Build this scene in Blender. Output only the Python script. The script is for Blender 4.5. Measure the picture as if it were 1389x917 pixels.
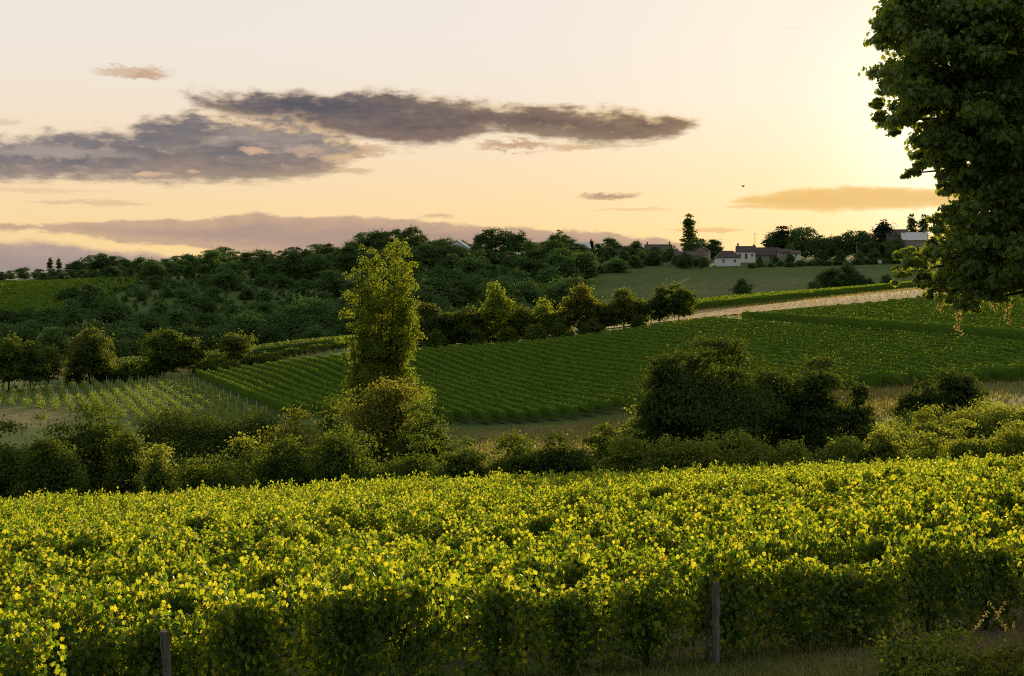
import bpy, math, random
import numpy as np

for o in list(bpy.data.objects):
    bpy.data.objects.remove(o)
SC = bpy.context.scene
COL = SC.collection
R = math.radians
FOC, CX, YH = 1929.0, 694.5, 400.0        # focal length and eye-level line of the 1389 px wide photograph

# ------------------------------------------------------------------ camera
cam_d = bpy.data.cameras.new('camera')
cam = bpy.data.objects.new('camera', cam_d)
COL.objects.link(cam)
cam.location = (0, 0, 0)
cam.rotation_euler = (R(90), 0, 0)
cam_d.sensor_width = 36
cam_d.lens = 36 * FOC / 1389
cam_d.shift_y = (YH - 458.5) / 1389
cam_d.clip_end = 8000
cam_d.clip_start = 0.1
SC.camera = cam

# ------------------------------------------------------------------ sun and sky
SUN_AZ, SUN_EL = math.atan((1315 - CX) / FOC), R(6.8)     # azimuth measured from +Y towards +X
sun_d = bpy.data.lights.new('sun', 'SUN')
sun = bpy.data.objects.new('sun', sun_d)
COL.objects.link(sun)
sun_d.energy = 5.0
sun_d.angle = R(0.5)
sun_d.color = (1.0, 0.77, 0.39)
SDIR = np.array([math.sin(SUN_AZ) * math.cos(SUN_EL), math.cos(SUN_AZ) * math.cos(SUN_EL), math.sin(SUN_EL)])
from mathutils import Vector
sun.rotation_euler = Vector(SDIR).to_track_quat('Z', 'Y').to_euler()
sun.location = (60, 200, 60)

SC.view_settings.view_transform = 'Standard'
SC.view_settings.look = 'None'
EXPO = 0.45                                   # exposed for the shade, as the photograph is
SC.view_settings.exposure = EXPO
SC.view_settings.gamma = 1.0
SC.view_settings.use_curve_mapping = False
SC.cycles.use_denoising = False
SC.cycles.filter_width = 1.05
SC.cycles.pixel_filter_type = 'BLACKMAN_HARRIS'
SC.cycles.max_bounces = 6
SC.cycles.diffuse_bounces = 3
SC.cycles.transmission_bounces = 4
SC.cycles.volume_bounces = 0
SC.cycles.transparent_max_bounces = 4
SC.cycles.sample_clamp_indirect = 4.0

world = bpy.data.worlds.new('World')
SC.world = world
world.use_nodes = True
WT = world.node_tree
WT.nodes.clear()


class S:
    """a socket with arithmetic, so that node graphs read as formulas"""
    def __init__(s, t, v): s.t, s.v = t, v
    def _m(s, op, *a, clamp=False):
        n = s.t.nodes.new('ShaderNodeMath'); n.operation = op; n.use_clamp = clamp
        for i, x in enumerate((s,) + a):
            if isinstance(x, S): s.t.links.new(x.v, n.inputs[i])
            else: n.inputs[i].default_value = x
        return S(s.t, n.outputs[0])
    def __add__(s, o): return s._m('ADD', o)
    def __sub__(s, o): return s._m('SUBTRACT', o)
    def __mul__(s, o): return s._m('MULTIPLY', o)
    def __truediv__(s, o): return s._m('DIVIDE', o)
    __radd__ = __add__
    __rmul__ = __mul__
    def rsub(s, c): return s._m('MULTIPLY', -1.0) + c
    def min(s, o): return s._m('MINIMUM', o)
    def max(s, o): return s._m('MAXIMUM', o)
    def pow(s, o): return s._m('POWER', o)
    def sstep(s, a, b, lo=0.0, hi=1.0):
        n = s.t.nodes.new('ShaderNodeMapRange'); n.interpolation_type = 'SMOOTHSTEP'
        s.t.links.new(s.v, n.inputs[0])
        for i, x in zip((1, 2, 3, 4), (a, b, lo, hi)): n.inputs[i].default_value = x
        return S(s.t, n.outputs[0])


def mixc(t, f, a, b):
    n = t.nodes.new('ShaderNodeMix'); n.data_type = 'RGBA'; n.clamp_factor = True
    for k, x in ((0, f), (6, a), (7, b)):
        if isinstance(x, S): t.links.new(x.v, n.inputs[k])
        elif k == 0: n.inputs[0].default_value = x
        else: n.inputs[k].default_value = (*x, 1) if len(x) == 3 else x
    return S(t, n.outputs[2])


def noise(t, vec, scale, detail=4, rough=0.55, out=0, dist=0.0):
    n = t.nodes.new('ShaderNodeTexNoise')
    n.inputs['Scale'].default_value = scale; n.inputs['Detail'].default_value = detail
    n.inputs['Roughness'].default_value = rough; n.inputs['Distortion'].default_value = dist
    if vec is not None: t.links.new(vec.v, n.inputs['Vector'])
    return S(t, n.outputs[out])


def comb(t, x, y, z=0.0):
    n = t.nodes.new('ShaderNodeCombineXYZ')
    for i, c in enumerate((x, y, z)):
        if isinstance(c, S): t.links.new(c.v, n.inputs[i])
        else: n.inputs[i].default_value = c
    return S(t, n.outputs[0])


def lin(r, g, b):
    f = lambda c: (c / 255 / 12.92) if c / 255 <= 0.04045 else ((c / 255 + 0.055) / 1.055) ** 2.4
    return (f(r), f(g), f(b))


tc = WT.nodes.new('ShaderNodeTexCoord')
sep = WT.nodes.new('ShaderNodeSeparateXYZ')
WT.links.new(tc.outputs['Generated'], sep.inputs[0])
dx, dy, dz = (S(WT, sep.outputs[i]) for i in range(3))
AZ = dx._m('ARCTAN2', dy) * 1000.0           # heading in milliradians from +Y
EL = dz._m('ARCSINE') * 1000.0               # elevation in milliradians
sky = WT.nodes.new('ShaderNodeTexSky')
sky.sky_type = 'NISHITA'
sky.sun_disc = False
sky.sun_elevation = SUN_EL
sky.sun_rotation = SUN_AZ
sky.altitude = 100
sky.air_density = 1.0
sky.dust_density = 2.0
sky.ozone_density = 1.0
SKY = S(WT, sky.outputs[0])
SKY_GAIN = 0.10                               # Background strength; cloud and glow colours below are divided by it


def skyc(r, g, b, k=1.0):
    return tuple(c * k / SKY_GAIN / 2 ** EXPO for c in lin(r, g, b))


# evening air: thin high veil of sun-warmed haze, whitest round the sun and yellow along the horizon
cosang = dx * float(SDIR[0]) + dy * float(SDIR[1]) + dz * float(SDIR[2])
ang = cosang.min(0.99999)._m('ARCCOSINE') * 1000.0
low = EL.sstep(5.0, 190.0)
veil = mixc(WT, low, skyc(251, 214, 150), skyc(240, 231, 220))
veil = mixc(WT, EL.sstep(240.0, 800.0), veil, skyc(210, 207, 198, 1.4))
veil = mixc(WT, ang.sstep(0.0, 390.0, 1.0, 0.0).pow(1.6), veil, mixc(WT, EL.sstep(20.0, 150.0), skyc(255, 222, 158), skyc(253, 240, 220)))
veil = mixc(WT, ang.sstep(0.0, 160.0, 1.0, 0.0).pow(2.0), veil, skyc(255, 245, 224, 1.25))
front = cosang.sstep(-0.8, 0.65, 0.22, 1.0)
base = mixc(WT, front * 0.975, SKY, veil)

# --- clouds, drawn as bands in heading/elevation with torn edges
A0, A1, E0, E1 = -560.0, 560.0, 0.0, 240.0


def pxdir(px, py):
    az = math.atan((px - CX) / FOC)
    return az * 1000, math.atan((YH - py) / FOC * math.cos(az)) * 1000


def curve(pts):
    n = WT.nodes.new('ShaderNodeFloatCurve')
    f = AZ.sstep(A0, A1); f.v.node.interpolation_type = 'LINEAR'
    WT.links.new(f.v, n.inputs[1])
    c = n.mapping.curves[0]
    q = []
    for px, py in pts:
        a, e = pxdir(px, py)
        q.append(((a - A0) / (A1 - A0), (e - E0) / (E1 - E0)))
    while len(c.points) < len(q): c.points.new(0.5, 0.5)
    for p, (x, y) in zip(c.points, q): p.location = (x, y); p.handle_type = 'AUTO'
    n.mapping.use_clip = False
    n.mapping.update()
    return S(WT, n.outputs[0]) * (E1 - E0) + E0


warpv = comb(WT, AZ * 0.028, EL * 0.065)
w1 = noise(WT, warpv, 1.0, 6, 0.62) - 0.5
w2 = noise(WT, comb(WT, AZ * 0.022 + 31.0, EL * 0.055 + 7.0), 3.0, 5, 0.55) - 0.5
w3 = noise(WT, comb(WT, AZ * 0.09 + 3.0, EL * 0.2 + 11.0), 2.2, 8, 0.75) - 0.5
streak = noise(WT, comb(WT, AZ * 0.012 + 5.0, EL * 0.11), 1.0, 5, 0.6) - 0.5
diag = noise(WT, comb(WT, AZ * 0.05 + EL * 0.07, EL * 0.1 - AZ * 0.012, 3.0), 1.0, 5, 0.6) - 0.5


def band(top, bot, core, edge, opac=1.0, soft=4.0, amp=9.0, amp2=5.0, thick=16.0, mod=0.5, lowc=None, wisp=None):
    global base
    T, B = curve(top), curve(bot)
    up = T - EL + w1 * (amp * 2.0) + w2 * (amp2 * 2.2) + w3 * (amp2 * .45)
    dn = EL - B + w2 * (amp * 1.5) + streak * (amp2 * 2.6) + w3 * (amp2 * .5)
    d = up.min(dn)
    m = d.sstep(0.0, soft) * opac
    c = mixc(WT, (d + w1 * thick * mod + w2 * thick * mod).sstep(0.0, thick), edge, core)
    if lowc is not None:
        c = mixc(WT, ((EL - B) / ((T - B).max(1.0)) + w1 * 0.7).sstep(0.05, 0.6, 0.85, 0.0), c, lowc)
    if wisp is not None:
        c = mixc(WT, (diag + w2 * 0.4).sstep(0.08, 0.3) * wisp[0], c, wisp[1])
    c2 = mixc(WT, (streak * 1.4 + w2).sstep(-0.45, 0.5) * 0.2, c, edge)
    base = mixc(WT, m, base, c2)


# low mauve bank along the horizon
band([(-900, 300), (-200, 300), (0, 302), (150, 297), (280, 293), (320, 287), (350, 286), (400, 294), (470, 290), (560, 296), (650, 303), (740, 308), (830, 314), (920, 326), (960, 352), (1500, 395)],
     [(-900, 330), (-200, 322), (0, 316), (90, 319), (160, 330), (250, 338), (300, 345), (420, 352), (600, 372), (1500, 399)],
     skyc(172, 146, 136), skyc(204, 172, 142), 0.97, 3.0, 5.0, 3.0, 14.0, 0.4)
band([(-900, 328), (-200, 325), (0, 322), (70, 325), (150, 335), (230, 342), (300, 355), (500, 398), (1500, 399)],
     [(-900, 399), (1500, 399)],
     skyc(152, 138, 140), skyc(184, 160, 148), 0.95, 6.0, 4.0, 3.0, 20.0, 0.4)
# dark upper bank
band([(-900, 132), (185, 138), (230, 121), (300, 118), (380, 115), (440, 117), (510, 113), (580, 122), (640, 127), (720, 132), (790, 138), (850, 141), (910, 147), (950, 158), (985, 168), (1500, 168)],
     [(-900, 120), (190, 126), (235, 130), (290, 158), (360, 177), (430, 190), (500, 199), (570, 207), (620, 202), (655, 188), (700, 188), (760, 196), (830, 204), (890, 199), (935, 180), (985, 160), (1500, 150)],
     mixc(WT, AZ.sstep(-230.0, 110.0), skyc(78, 80, 96), skyc(108, 88, 80)), mixc(WT, AZ.sstep(-150.0, 140.0), skyc(204, 178, 152), skyc(250, 214, 156)), 0.98, 9.0, 8.0, 6.0, 12.0, 0.9, lowc=skyc(112, 94, 90), wisp=(0.25, skyc(150, 128, 116)))
# blue-grey left bank
band([(-900, 186), (-200, 182), (0, 178), (60, 170), (120, 167), (170, 163), (195, 150), (240, 146), (290, 141), (330, 147), (400, 151), (450, 168), (500, 188), (570, 206), (650, 220), (1500, 228)],
     [(-900, 262), (-200, 258), (0, 254), (120, 252), (220, 254), (320, 257), (420, 250), (460, 238), (500, 216), (560, 208), (640, 206), (1500, 200)],
     skyc(101, 100, 110), mixc(WT, AZ.sstep(-330.0, -110.0), skyc(212, 190, 170), skyc(244, 208, 158)), 0.97, 10.0, 8.0, 7.5, 16.0, 1.3, lowc=skyc(136, 120, 114), wisp=(0.8, skyc(186, 164, 152)))
# paler lens and puffs in front of the left bank
band([(-900, 200), (-60, 200), (0, 197), (50, 192), (100, 195), (145, 207), (175, 213), (1500, 230)], [(-900, 214), (-60, 214), (0, 213), (60, 215), (110, 215), (145, 212), (175, 211), (1500, 200)],
     skyc(166, 154, 154), skyc(196, 178, 168), 0.6, 8.0, 6.0, 4.0, 9.0, 0.6)
band([(-900, 240), (200, 215), (270, 190), (300, 168), (340, 162), (380, 168), (410, 166), (450, 182), (490, 200), (540, 212), (1500, 260)], [(-900, 200), (200, 206), (270, 205), (320, 208), (380, 212), (430, 215), (480, 212), (540, 208), (1500, 190)],
     skyc(176, 160, 156), skyc(216, 190, 166), 0.62, 16.0, 16.0, 12.0, 12.0, 1.4, wisp=(0.6, skyc(226, 192, 160)))
# golden bank beside the sun
band([(-900, 283), (960, 285), (1000, 266), (1050, 257), (1110, 251), (1180, 249), (1260, 252), (1330, 262), (1420, 262), (1500, 290)],
     [(-900, 270), (960, 272), (1000, 279), (1050, 285), (1110, 289), (1180, 288), (1260, 287), (1330, 284), (1500, 276)],
     skyc(236, 190, 112), skyc(246, 208, 134), 0.9, 4.0, 4.0, 2.5, 8.0, 0.3)
# scraps: (px, py, half width, half height, colour, opacity)
for px, py, hw, hh, cc, op in [
        (178, 98, 56, 8, (206, 170, 140), .75), (200, 103, 30, 6, (190, 152, 128), .6), (700, 197, 56, 9, (188, 148, 112), .8), (780, 200, 44, 5, (205, 165, 122), .7),
        (828, 266, 48, 5, (176, 146, 120), .85), (90, 208, 110, 9, (178, 162, 152), .6), 
        (198, 236, 24, 4, (232, 190, 152), .75), (346, 205, 22, 6, (232, 192, 156), .7), (415, 204, 34, 7, (214, 180, 154), .6), (462, 214, 34, 8, (236, 198, 156), .7), (262, 233, 10, 3, (226, 186, 152), .6), (120, 275, 90, 4, (214, 182, 148), .6), (40, 258, 110, 4, (220, 190, 152), .5), (595, 293, 24, 4, (210, 175, 140), .7), (1010, 280, 34, 3, (222, 178, 112), .5),
        (860, 284, 60, 2.5, (236, 196, 140), .6), (960, 312, 60, 4, (226, 180, 120), .6), (1075, 38, 26, 3, (250, 236, 214), .5), (10, 165, 20, 5, (214, 190, 168), .6),
        (500, 205, 40, 7, (200, 168, 136), .7), (470, 232, 44, 5, (206, 172, 138), .7), (1000, 296, 110, 3, (255, 235, 180), .6)]:
    a, e = pxdir(px, py)
    k = hw / FOC * 1000; h = hh / FOC * 1000
    d = ((AZ - a + w1 * k * 0.8) / k).pow(2.0) + ((EL - e + (w2 * 2.0 + streak + w3 * 1.5) * h * 1.6) / h).pow(2.0)
    base = mixc(WT, d.sstep(0.0, 1.2, op, 0.0), base, skyc(*cc))

bg = WT.nodes.new('ShaderNodeBackground')
bg.inputs['Strength'].default_value = SKY_GAIN
WT.links.new(base.v, bg.inputs['Color'])
wo = WT.nodes.new('ShaderNodeOutputWorld')
WT.links.new(bg.outputs[0], wo.inputs['Surface'])

# ------------------------------------------------------------------ terrain
COLS = [-500, 0, 265, 470, 700, 940, 1180, 1389, 1900]
ROWS = {
    0:    [-1.8] * 9,
    7:    [-3.2, -3.2, -3.2, -3.2, -3.15, -3.1, -3.1, -3.05, -3.0],
    14:   [-4.8, -4.7, -4.65, -4.6, -4.6, -4.55, -4.5, -4.45, -4.4],
    18.5: [-5.5, -5.35, -5.3, -5.2, -5.1, -5.05, -5.0, -4.9, -4.8],
    22:   [-5.85, -5.7, -5.62, -5.52, -5.42, -5.3, -5.18, -5.05, -4.9],
    58:   [-10.1, -9.4, -9.15, -8.9, -8.62, -8.4, -8.1, -7.9, -7.3],
    66:   [-11.3, -10.6, -10.4, -10.2, -9.9, -9.6, -9.2, -9.0, -8.3],
    80:   [-13.2, -12.5, -12.3, -12.1, -11.8, -10.9, -10.2, -9.4, -8.6],
    110:  [-15.0, -14.2, -14.0, -13.4, -13.1, -11.3, -9.2, -8.0, -6.5],
    130:  [-15.6, -14.6, -14.3, -13.2, -13.1, -11.0, -8.7, -7.3, -5.2],
    140:  [-15.8, -14.7, -14.3, -12.9, -12.8, -10.4, -7.8, -6.0, -3.6],
    180:  [-16.0, -14.5, -14.0, -12.2, -10.8, -6.9, -4.0, -2.0, 0.8],
    205:  [-16.4, -14.8, -14.0, -10.6, -8.6, -4.8, -1.9, 0.3, 3.4],
    222:  [-16.6, -15.0, -13.9, -9.9, -7.9, -4.2, -0.4, 1.9, 5.0],
    236:  [-17.0, -15.4, -13.9, -9.5, -7.5, -3.7, 0.2, 2.6, 6.0],
    270:  [-17.0, -15.0, -12.4, -9.2, -8.0, -2.6, 0.5, 3.0, 6.4],
    310:  [-18.0, -17.0, -14.0, -10.5, -9.0, -2.0, 0.9, 3.4, 7.0],
    350:  [-18.5, -17.5, -15.0, -13.0, -12.0, -4.0, -1.0, 3.0, 7.0],
    420:  [-13.0, -12.0, -12.0, -10.0, -6.0, -2.5, 0.5, 4.0, 8.0],
    520:  [0.0, 1.0, 2.5, 3.0, 5.0, 6.2, 8.5, 10.0, 13.0],
    560:  [3.0, 4.0, 6.5, 8.0, 10.0, 11.0, 12.5, 14.0, 16.0],
    640:  [5.5, 6.6, 13.0, 16.0, 18.0, 17.5, 18.0, 20.0, 21.0],
    720:  [5.5, 7.0, 14.0, 17.0, 19.0, 19.0, 19.0, 20.0, 21.0],
    900:  [0.0, 0.0, 8.0, 10.0, 12.0, 12.0, 12.0, 12.0, 12.0],
    2600: [-20.0] * 9,
}


def pchip(x, y, q):
    """monotone cubic; y has shape (len(x), m)"""
    x = np.asarray(x, float); y = np.asarray(y, float)
    h = np.diff(x)[:, None]; dlt = np.diff(y, axis=0) / h
    m = np.zeros_like(y)
    a, b = dlt[:-1], dlt[1:]
    w1_, w2_ = 2 * h[1:] + h[:-1], h[1:] + 2 * h[:-1]
    with np.errstate(divide='ignore', invalid='ignore'):
        mm = (w1_ + w2_) / (w1_ / a + w2_ / b)
    m[1:-1] = np.where(a * b > 0, mm, 0)
    m[0], m[-1] = dlt[0], dlt[-1]
    i = np.clip(np.searchsorted(x, q) - 1, 0, len(x) - 2)
    t = ((q - x[i]) / (x[i + 1] - x[i]))[:, None]; hh = (x[i + 1] - x[i])[:, None]
    t2, t3 = t * t, t * t * t
    return (2 * t3 - 3 * t2 + 1) * y[i] + (t3 - 2 * t2 + t) * hh * m[i] + (-2 * t3 + 3 * t2) * y[i + 1] + (t3 - t2) * hh * m[i + 1]


YS = np.array(sorted(ROWS), float)
YF = np.concatenate([np.arange(0, 120, 1.0), np.arange(120, 760, 2.5), np.linspace(760, 2600, 60)])
UF = np.arange(-500, 1901, 20.0)
G = pchip(YS, np.array([ROWS[k] for k in sorted(ROWS)]), YF)
G = pchip(COLS, G.T, UF).T
_k = np.array([1, 2, 3, 2, 1]) / 9.0
for _ in range(2):
    Gp = np.pad(G, ((0, 0), (2, 2)), 'edge'); G = sum(_k[j] * Gp[:, j:j + len(UF)] for j in range(5))


def H(X, Y):
    X = np.asarray(X, float); Y = np.asarray(Y, float)
    yc = np.clip(Y, 0, 2600)
    u = np.clip(CX + FOC * X / np.maximum(yc, 14.0), -500, 1900)
    i = np.clip(np.searchsorted(YF, yc, side='right') - 1, 0, len(YF) - 2)
    t = (yc - YF[i]) / (YF[i + 1] - YF[i])
    fu = (u + 500) / 20.0
    j = np.clip(fu.astype(int), 0, len(UF) - 2); s = fu - j
    return (1 - t) * ((1 - s) * G[i, j] + s * G[i, j + 1]) + t * ((1 - s) * G[i + 1, j] + s * G[i + 1, j + 1])


def wx(px, Y): return (px - CX) / FOC * Y
def wz(py, Y): return (YH - py) / FOC * Y


# ------------------------------------------------------------------ helpers
def link(o, parent=None):
    COL.objects.link(o)
    if parent is not None: o.parent = parent
    return o


def tag(o, label=None, cat=None, group=None, kind=None):
    if label: o['label'] = label
    if cat: o['category'] = cat
    if group: o['group'] = group
    if kind: o['kind'] = kind
    return o


def mesh_np(name, V, F, mats, mi=None, smooth=False):
    """V (n,3) array, F a list of arrays, each (m,k) of k-gons"""
    me = bpy.data.meshes.new(name)
    V = np.asarray(V, np.float32)
    me.vertices.add(len(V)); me.vertices.foreach_set('co', V.ravel())
    loops = np.concatenate([f.ravel() for f in F]).astype(np.int32)
    tot = np.concatenate([np.full(len(f), f.shape[1]) for f in F]).astype(np.int32)
    st = np.concatenate([[0], np.cumsum(tot)[:-1]]).astype(np.int32)
    me.loops.add(len(loops)); me.loops.foreach_set('vertex_index', loops)
    me.polygons.add(len(tot)); me.polygons.foreach_set('loop_start', st); me.polygons.foreach_set('loop_total', tot)
    if mi is not None: me.polygons.foreach_set('material_index', np.asarray(mi, np.int32))
    me.polygons.foreach_set('use_smooth', np.full(len(tot), smooth))
    for m in mats: me.materials.append(m)
    me.update(calc_edges=True)
    return me


def obj(name, me, parent=None, loc=None):
    o = bpy.data.objects.new(name, me)
    if loc is not None: o.location = loc
    return link(o, parent)


def empty(name, loc, rz=0.0):
    o = bpy.data.objects.new(name, None)
    o.location = loc; o.rotation_euler = (0, 0, rz); o.empty_display_size = 0.3
    return link(o)


class MB:
    """collects shapes, then becomes one mesh"""
    def __init__(s): s.V, s.F, s.I, s.n = [], [], [], 0
    def add(s, V, F, mi=0):
        V = np.asarray(V, float); s.V.append(V)
        for f in F:
            f = np.asarray(f, int)
            if f.ndim == 1: f = f[None]
            s.F.append(f + s.n); s.I.append(np.full(len(f), mi))
        s.n += len(V); return s
    def box(s, c, d, mi=0, rz=0.0):
        x, y, z = np.array(d) / 2
        V = np.array([[i * x, j * y, k * z] for k in (-1, 1) for j in (-1, 1) for i in (-1, 1)])
        if rz: V = V @ rotz(rz).T
        return s.add(V + np.array(c), [np.array([[0, 2, 3, 1], [4, 5, 7, 6], [0, 1, 5, 4], [2, 6, 7, 3], [0, 4, 6, 2], [1, 3, 7, 5]])], mi)
    def tube(s, P, rad, sides=7, mi=0):
        P = np.asarray(P, float); rad = np.broadcast_to(rad, (len(P),))
        T = np.gradient(P, axis=0); T /= np.linalg.norm(T, axis=1)[:, None] + 1e-9
        ref = np.array([1.0, 0.13, 0.07]) if abs(T[0][2]) > 0.7 else np.array([0.05, 0.1, 1.0])
        A = np.cross(T, ref); A /= np.linalg.norm(A, axis=1)[:, None] + 1e-9
        B = np.cross(T, A)
        a = np.linspace(0, 2 * np.pi, sides, endpoint=False)
        V = P[:, None] + rad[:, None, None] * (A[:, None] * np.cos(a)[None, :, None] + B[:, None] * np.sin(a)[None, :, None])
        n = len(P); q = []
        for i in range(n - 1):
            for j in range(sides):
                q.append([i * sides + j, i * sides + (j + 1) % sides, (i + 1) * sides + (j + 1) % sides, (i + 1) * sides + j])
        return s.add(V.reshape(-1, 3), [np.array(q), np.arange(sides)[::-1], np.arange(sides) + (n - 1) * sides], mi)
    def mesh(s, name, mats, smooth=False):
        return mesh_np(name, np.concatenate(s.V), s.F, mats, np.concatenate(s.I), smooth)


def rotz(a):
    c, s_ = math.cos(a), math.sin(a)
    return np.array([[c, -s_, 0], [s_, c, 0], [0, 0, 1]])


# ------------------------------------------------------------------ materials
def new_mat(name):
    m = bpy.data.materials.new(name); m.use_nodes = True
    m.node_tree.nodes.clear()
    return m, m.node_tree


def out(t, sh, vol=None, disp=None):
    o = t.nodes.new('ShaderNodeOutputMaterial')
    if sh is not None: t.links.new(sh, o.inputs['Surface'])
    if vol is not None: t.links.new(vol, o.inputs['Volume'])


def bsdf(t, col, rough=0.7, spec=0.3, normal=None):
    b = t.nodes.new('ShaderNodeBsdfPrincipled')
    if isinstance(col, S): t.links.new(col.v, b.inputs['Base Color'])
    else: b.inputs['Base Color'].default_value = (*col, 1)
    b.inputs['Roughness'].default_value = rough
    b.inputs['Specular IOR Level'].default_value = spec
    if normal is not None: t.links.new(normal, b.inputs['Normal'])
    return b.outputs[0]


def bump(t, h, strength=0.5, dist=0.1):
    b = t.nodes.new('ShaderNodeBump'); b.inputs['Strength'].default_value = strength; b.inputs['Distance'].default_value = dist
    t.links.new(h.v, b.inputs['Height']); return b.outputs[0]


def ramp(t, f, stops):
    r = t.nodes.new('ShaderNodeValToRGB'); e = r.color_ramp.elements
    while len(e) < len(stops): e.new(0.5)
    for el, (p, c) in zip(e, stops): el.position = p; el.color = (*c, 1)
    t.links.new(f.v, r.inputs[0]); return S(t, r.outputs[0])


def geo(t, name):
    n = t.nodes.new('ShaderNodeNewGeometry'); return S(t, n.outputs[name])


def tex_obj(t):
    n = t.nodes.new('ShaderNodeTexCoord'); return S(t, n.outputs['Object'])


def oinfo(t):
    n = t.nodes.new('ShaderNodeObjectInfo'); return S(t, n.outputs['Random'])


def leaf_mat(name, stops, trans, fac=0.45, rough=0.65, spec=0.08, per_obj=None, tstops=None):
    """leaf: reflecting face plus light that passes through the blade; every leaf is an island with its own tint"""
    m, t = new_mat(name)
    rnd = geo(t, 'Random Per Island')
    c = ramp(t, rnd, stops)
    tr = ramp(t, rnd, tstops) if tstops else None
    if tr is None: tr = mixc(t, rnd * 0.6, trans, tuple(x * 0.6 for x in trans))
    if per_obj is not None:
        f = oinfo(t)
        c = mixc(t, f * per_obj[1], c, per_obj[0]); 
        tr = mixc(t, f * per_obj[1], tr, tuple(x * 2.5 for x in per_obj[0]))
    d = bsdf(t, c, rough, spec)
    l = t.nodes.new('ShaderNodeBsdfTranslucent'); t.links.new(tr.v, l.inputs[0])
    mx = t.nodes.new('ShaderNodeMixShader'); mx.inputs[0].default_value = fac
    t.links.new(d, mx.inputs[1]); t.links.new(l.outputs[0], mx.inputs[2])
    out(t, mx.outputs[0]); return m


def plain(name, a, b, scale=3.0, rough=0.8, spec=0.2, bs=0.4, bd=0.05, stretch=None):
    m, t = new_mat(name)
    v = tex_obj(t)
    if stretch:
        mp = t.nodes.new('ShaderNodeMapping'); mp.inputs['Scale'].default_value = stretch; t.links.new(v.v, mp.inputs[0]); v = S(t, mp.outputs[0])
    n = noise(t, v, scale, 6, 0.65)
    out(t, bsdf(t, mixc(t, n.sstep(0.3, 0.7), a, b), rough, spec, bump(t, n, bs, bd))); return m


M = {}
M['vine'] = leaf_mat('vine_leaf', [(0.0, (.020, .060, .010)), (0.5, (.040, .100, .014)), (0.985, (.08, .13, .018)), (0.993, (.16, .15, .02)), (1.0, (.16, .08, .02))],
                     None, 0.5, 0.5, 0.3, tstops=[(0.0, (.07, .14, .008)), (0.3, (.20, .32, .012)), (0.6, (.48, .55, .02)), (0.985, (.74, .68, .03)), (1.0, (.6, .36, .03))])
M['row'] = leaf_mat('row_leaf', [(0.0, (.06, .12, .018)), (0.6, (.095, .165, .024)), (1.0, (.13, .20, .03))], (.40, .52, .03), 0.27, 0.9, 0.0)
M['young'] = leaf_mat('young_vine_leaf', [(0.0, (.05, .10, .02)), (1.0, (.09, .15, .03))], (.32, .40, .05), 0.4)
M['bush'] = leaf_mat('bush_leaf', [(0.0, (.022, .052, .010)), (0.6, (.035, .075, .014)), (1.0, (.065, .10, .018))], (.24, .30, .02), 0.35)
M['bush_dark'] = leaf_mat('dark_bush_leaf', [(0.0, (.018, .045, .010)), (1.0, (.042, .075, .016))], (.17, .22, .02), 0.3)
M['bush_gold'] = leaf_mat('golden_bush_leaf', [(0.0, (.03, .06, .012)), (0.6, (.05, .075, .015)), (0.88, (.085, .085, .018)), (1.0, (.12, .085, .018))], (.38, .38, .03), 0.42)
M['bramble'] = leaf_mat('bramble_leaf', [(0.0, (.03, .075, .018)), (0.6, (.05, .105, .025)), (1.0, (.10, .13, .03))], (.44, .48, .04), 0.45)
M['poplar'] = leaf_mat('poplar_leaf', [(0.0, (.04, .08, .012)), (0.6, (.07, .11, .016)), (1.0, (.11, .13, .02))], (.40, .48, .03), 0.42)
M['ridge'] = leaf_mat('ridge_tree_leaf', [(0.0, (.03, .06, .012)), (1.0, (.06, .09, .018))], (.24, .28, .03), 0.38)
M['forest'] = leaf_mat('forest_leaf', [(0.0, (.022, .052, .014)), (0.7, (.038, .078, .018)), (1.0, (.06, .105, .022))], (.08, .15, .02), 0.25, 0.7, 0.1, per_obj=((.07, .125, .032), 0.85))
M['conifer'] = leaf_mat('conifer_needle', [(0.0, (.016, .03, .014)), (1.0, (.03, .045, .018))], (.05, .06, .02), 0.2)
M['maple'] = leaf_mat('maple_leaf', [(0.0, (.045, .10, .025)), (0.7, (.07, .135, .032)), (1.0, (.10, .16, .04))], (.44, .52, .04), 0.38, 0.45, 0.35)
M['bark'] = plain('bark', (.035, .026, .018), (.085, .065, .048), 6.0, 0.9, 0.15, 0.8, 0.05, (1, 1, .25))
M['vine_bark'] = plain('vine_bark', (.03, .02, .014), (.07, .05, .035), 14.0, 0.9, 0.15, 0.8, 0.02, (1, 1, .2))
M['post'] = plain('weathered_wood', (.075, .065, .055), (.19, .17, .15), 9.0, 0.85, 0.2, 0.6, 0.01, (2, 2, .15))
M['wire'] = plain('rusty_wire', (.07, .055, .045), (.13, .11, .095), 4.0, 0.6, 0.3)
M['stake'] = plain('pale_stake', (.30, .28, .25), (.48, .45, .40), 5.0, 0.7, 0.3)
M['straw'] = leaf_mat('straw', [(0.0, (.13, .12, .04)), (1.0, (.28, .22, .09))], (.5, .40, .12), 0.4)
M['grass'] = leaf_mat('grass_blade', [(0.0, (.045, .075, .016)), (0.6, (.08, .10, .025)), (1.0, (.18, .15, .05))], (.30, .30, .05), 0.4)
M['wall_w'] = plain('white_render', (.66, .65, .63), (.80, .79, .77), 1.5, 0.85, 0.2, 0.15, 0.02)
M['wall_s'] = plain('stone_wall', (.15, .135, .12), (.25, .225, .19), 2.5, 0.9, 0.15, 0.5, 0.05)
M['wall_c'] = plain('cream_render', (.26, .22, .17), (.36, .31, .25), 1.8, 0.88, 0.15, 0.2, 0.02)
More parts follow.
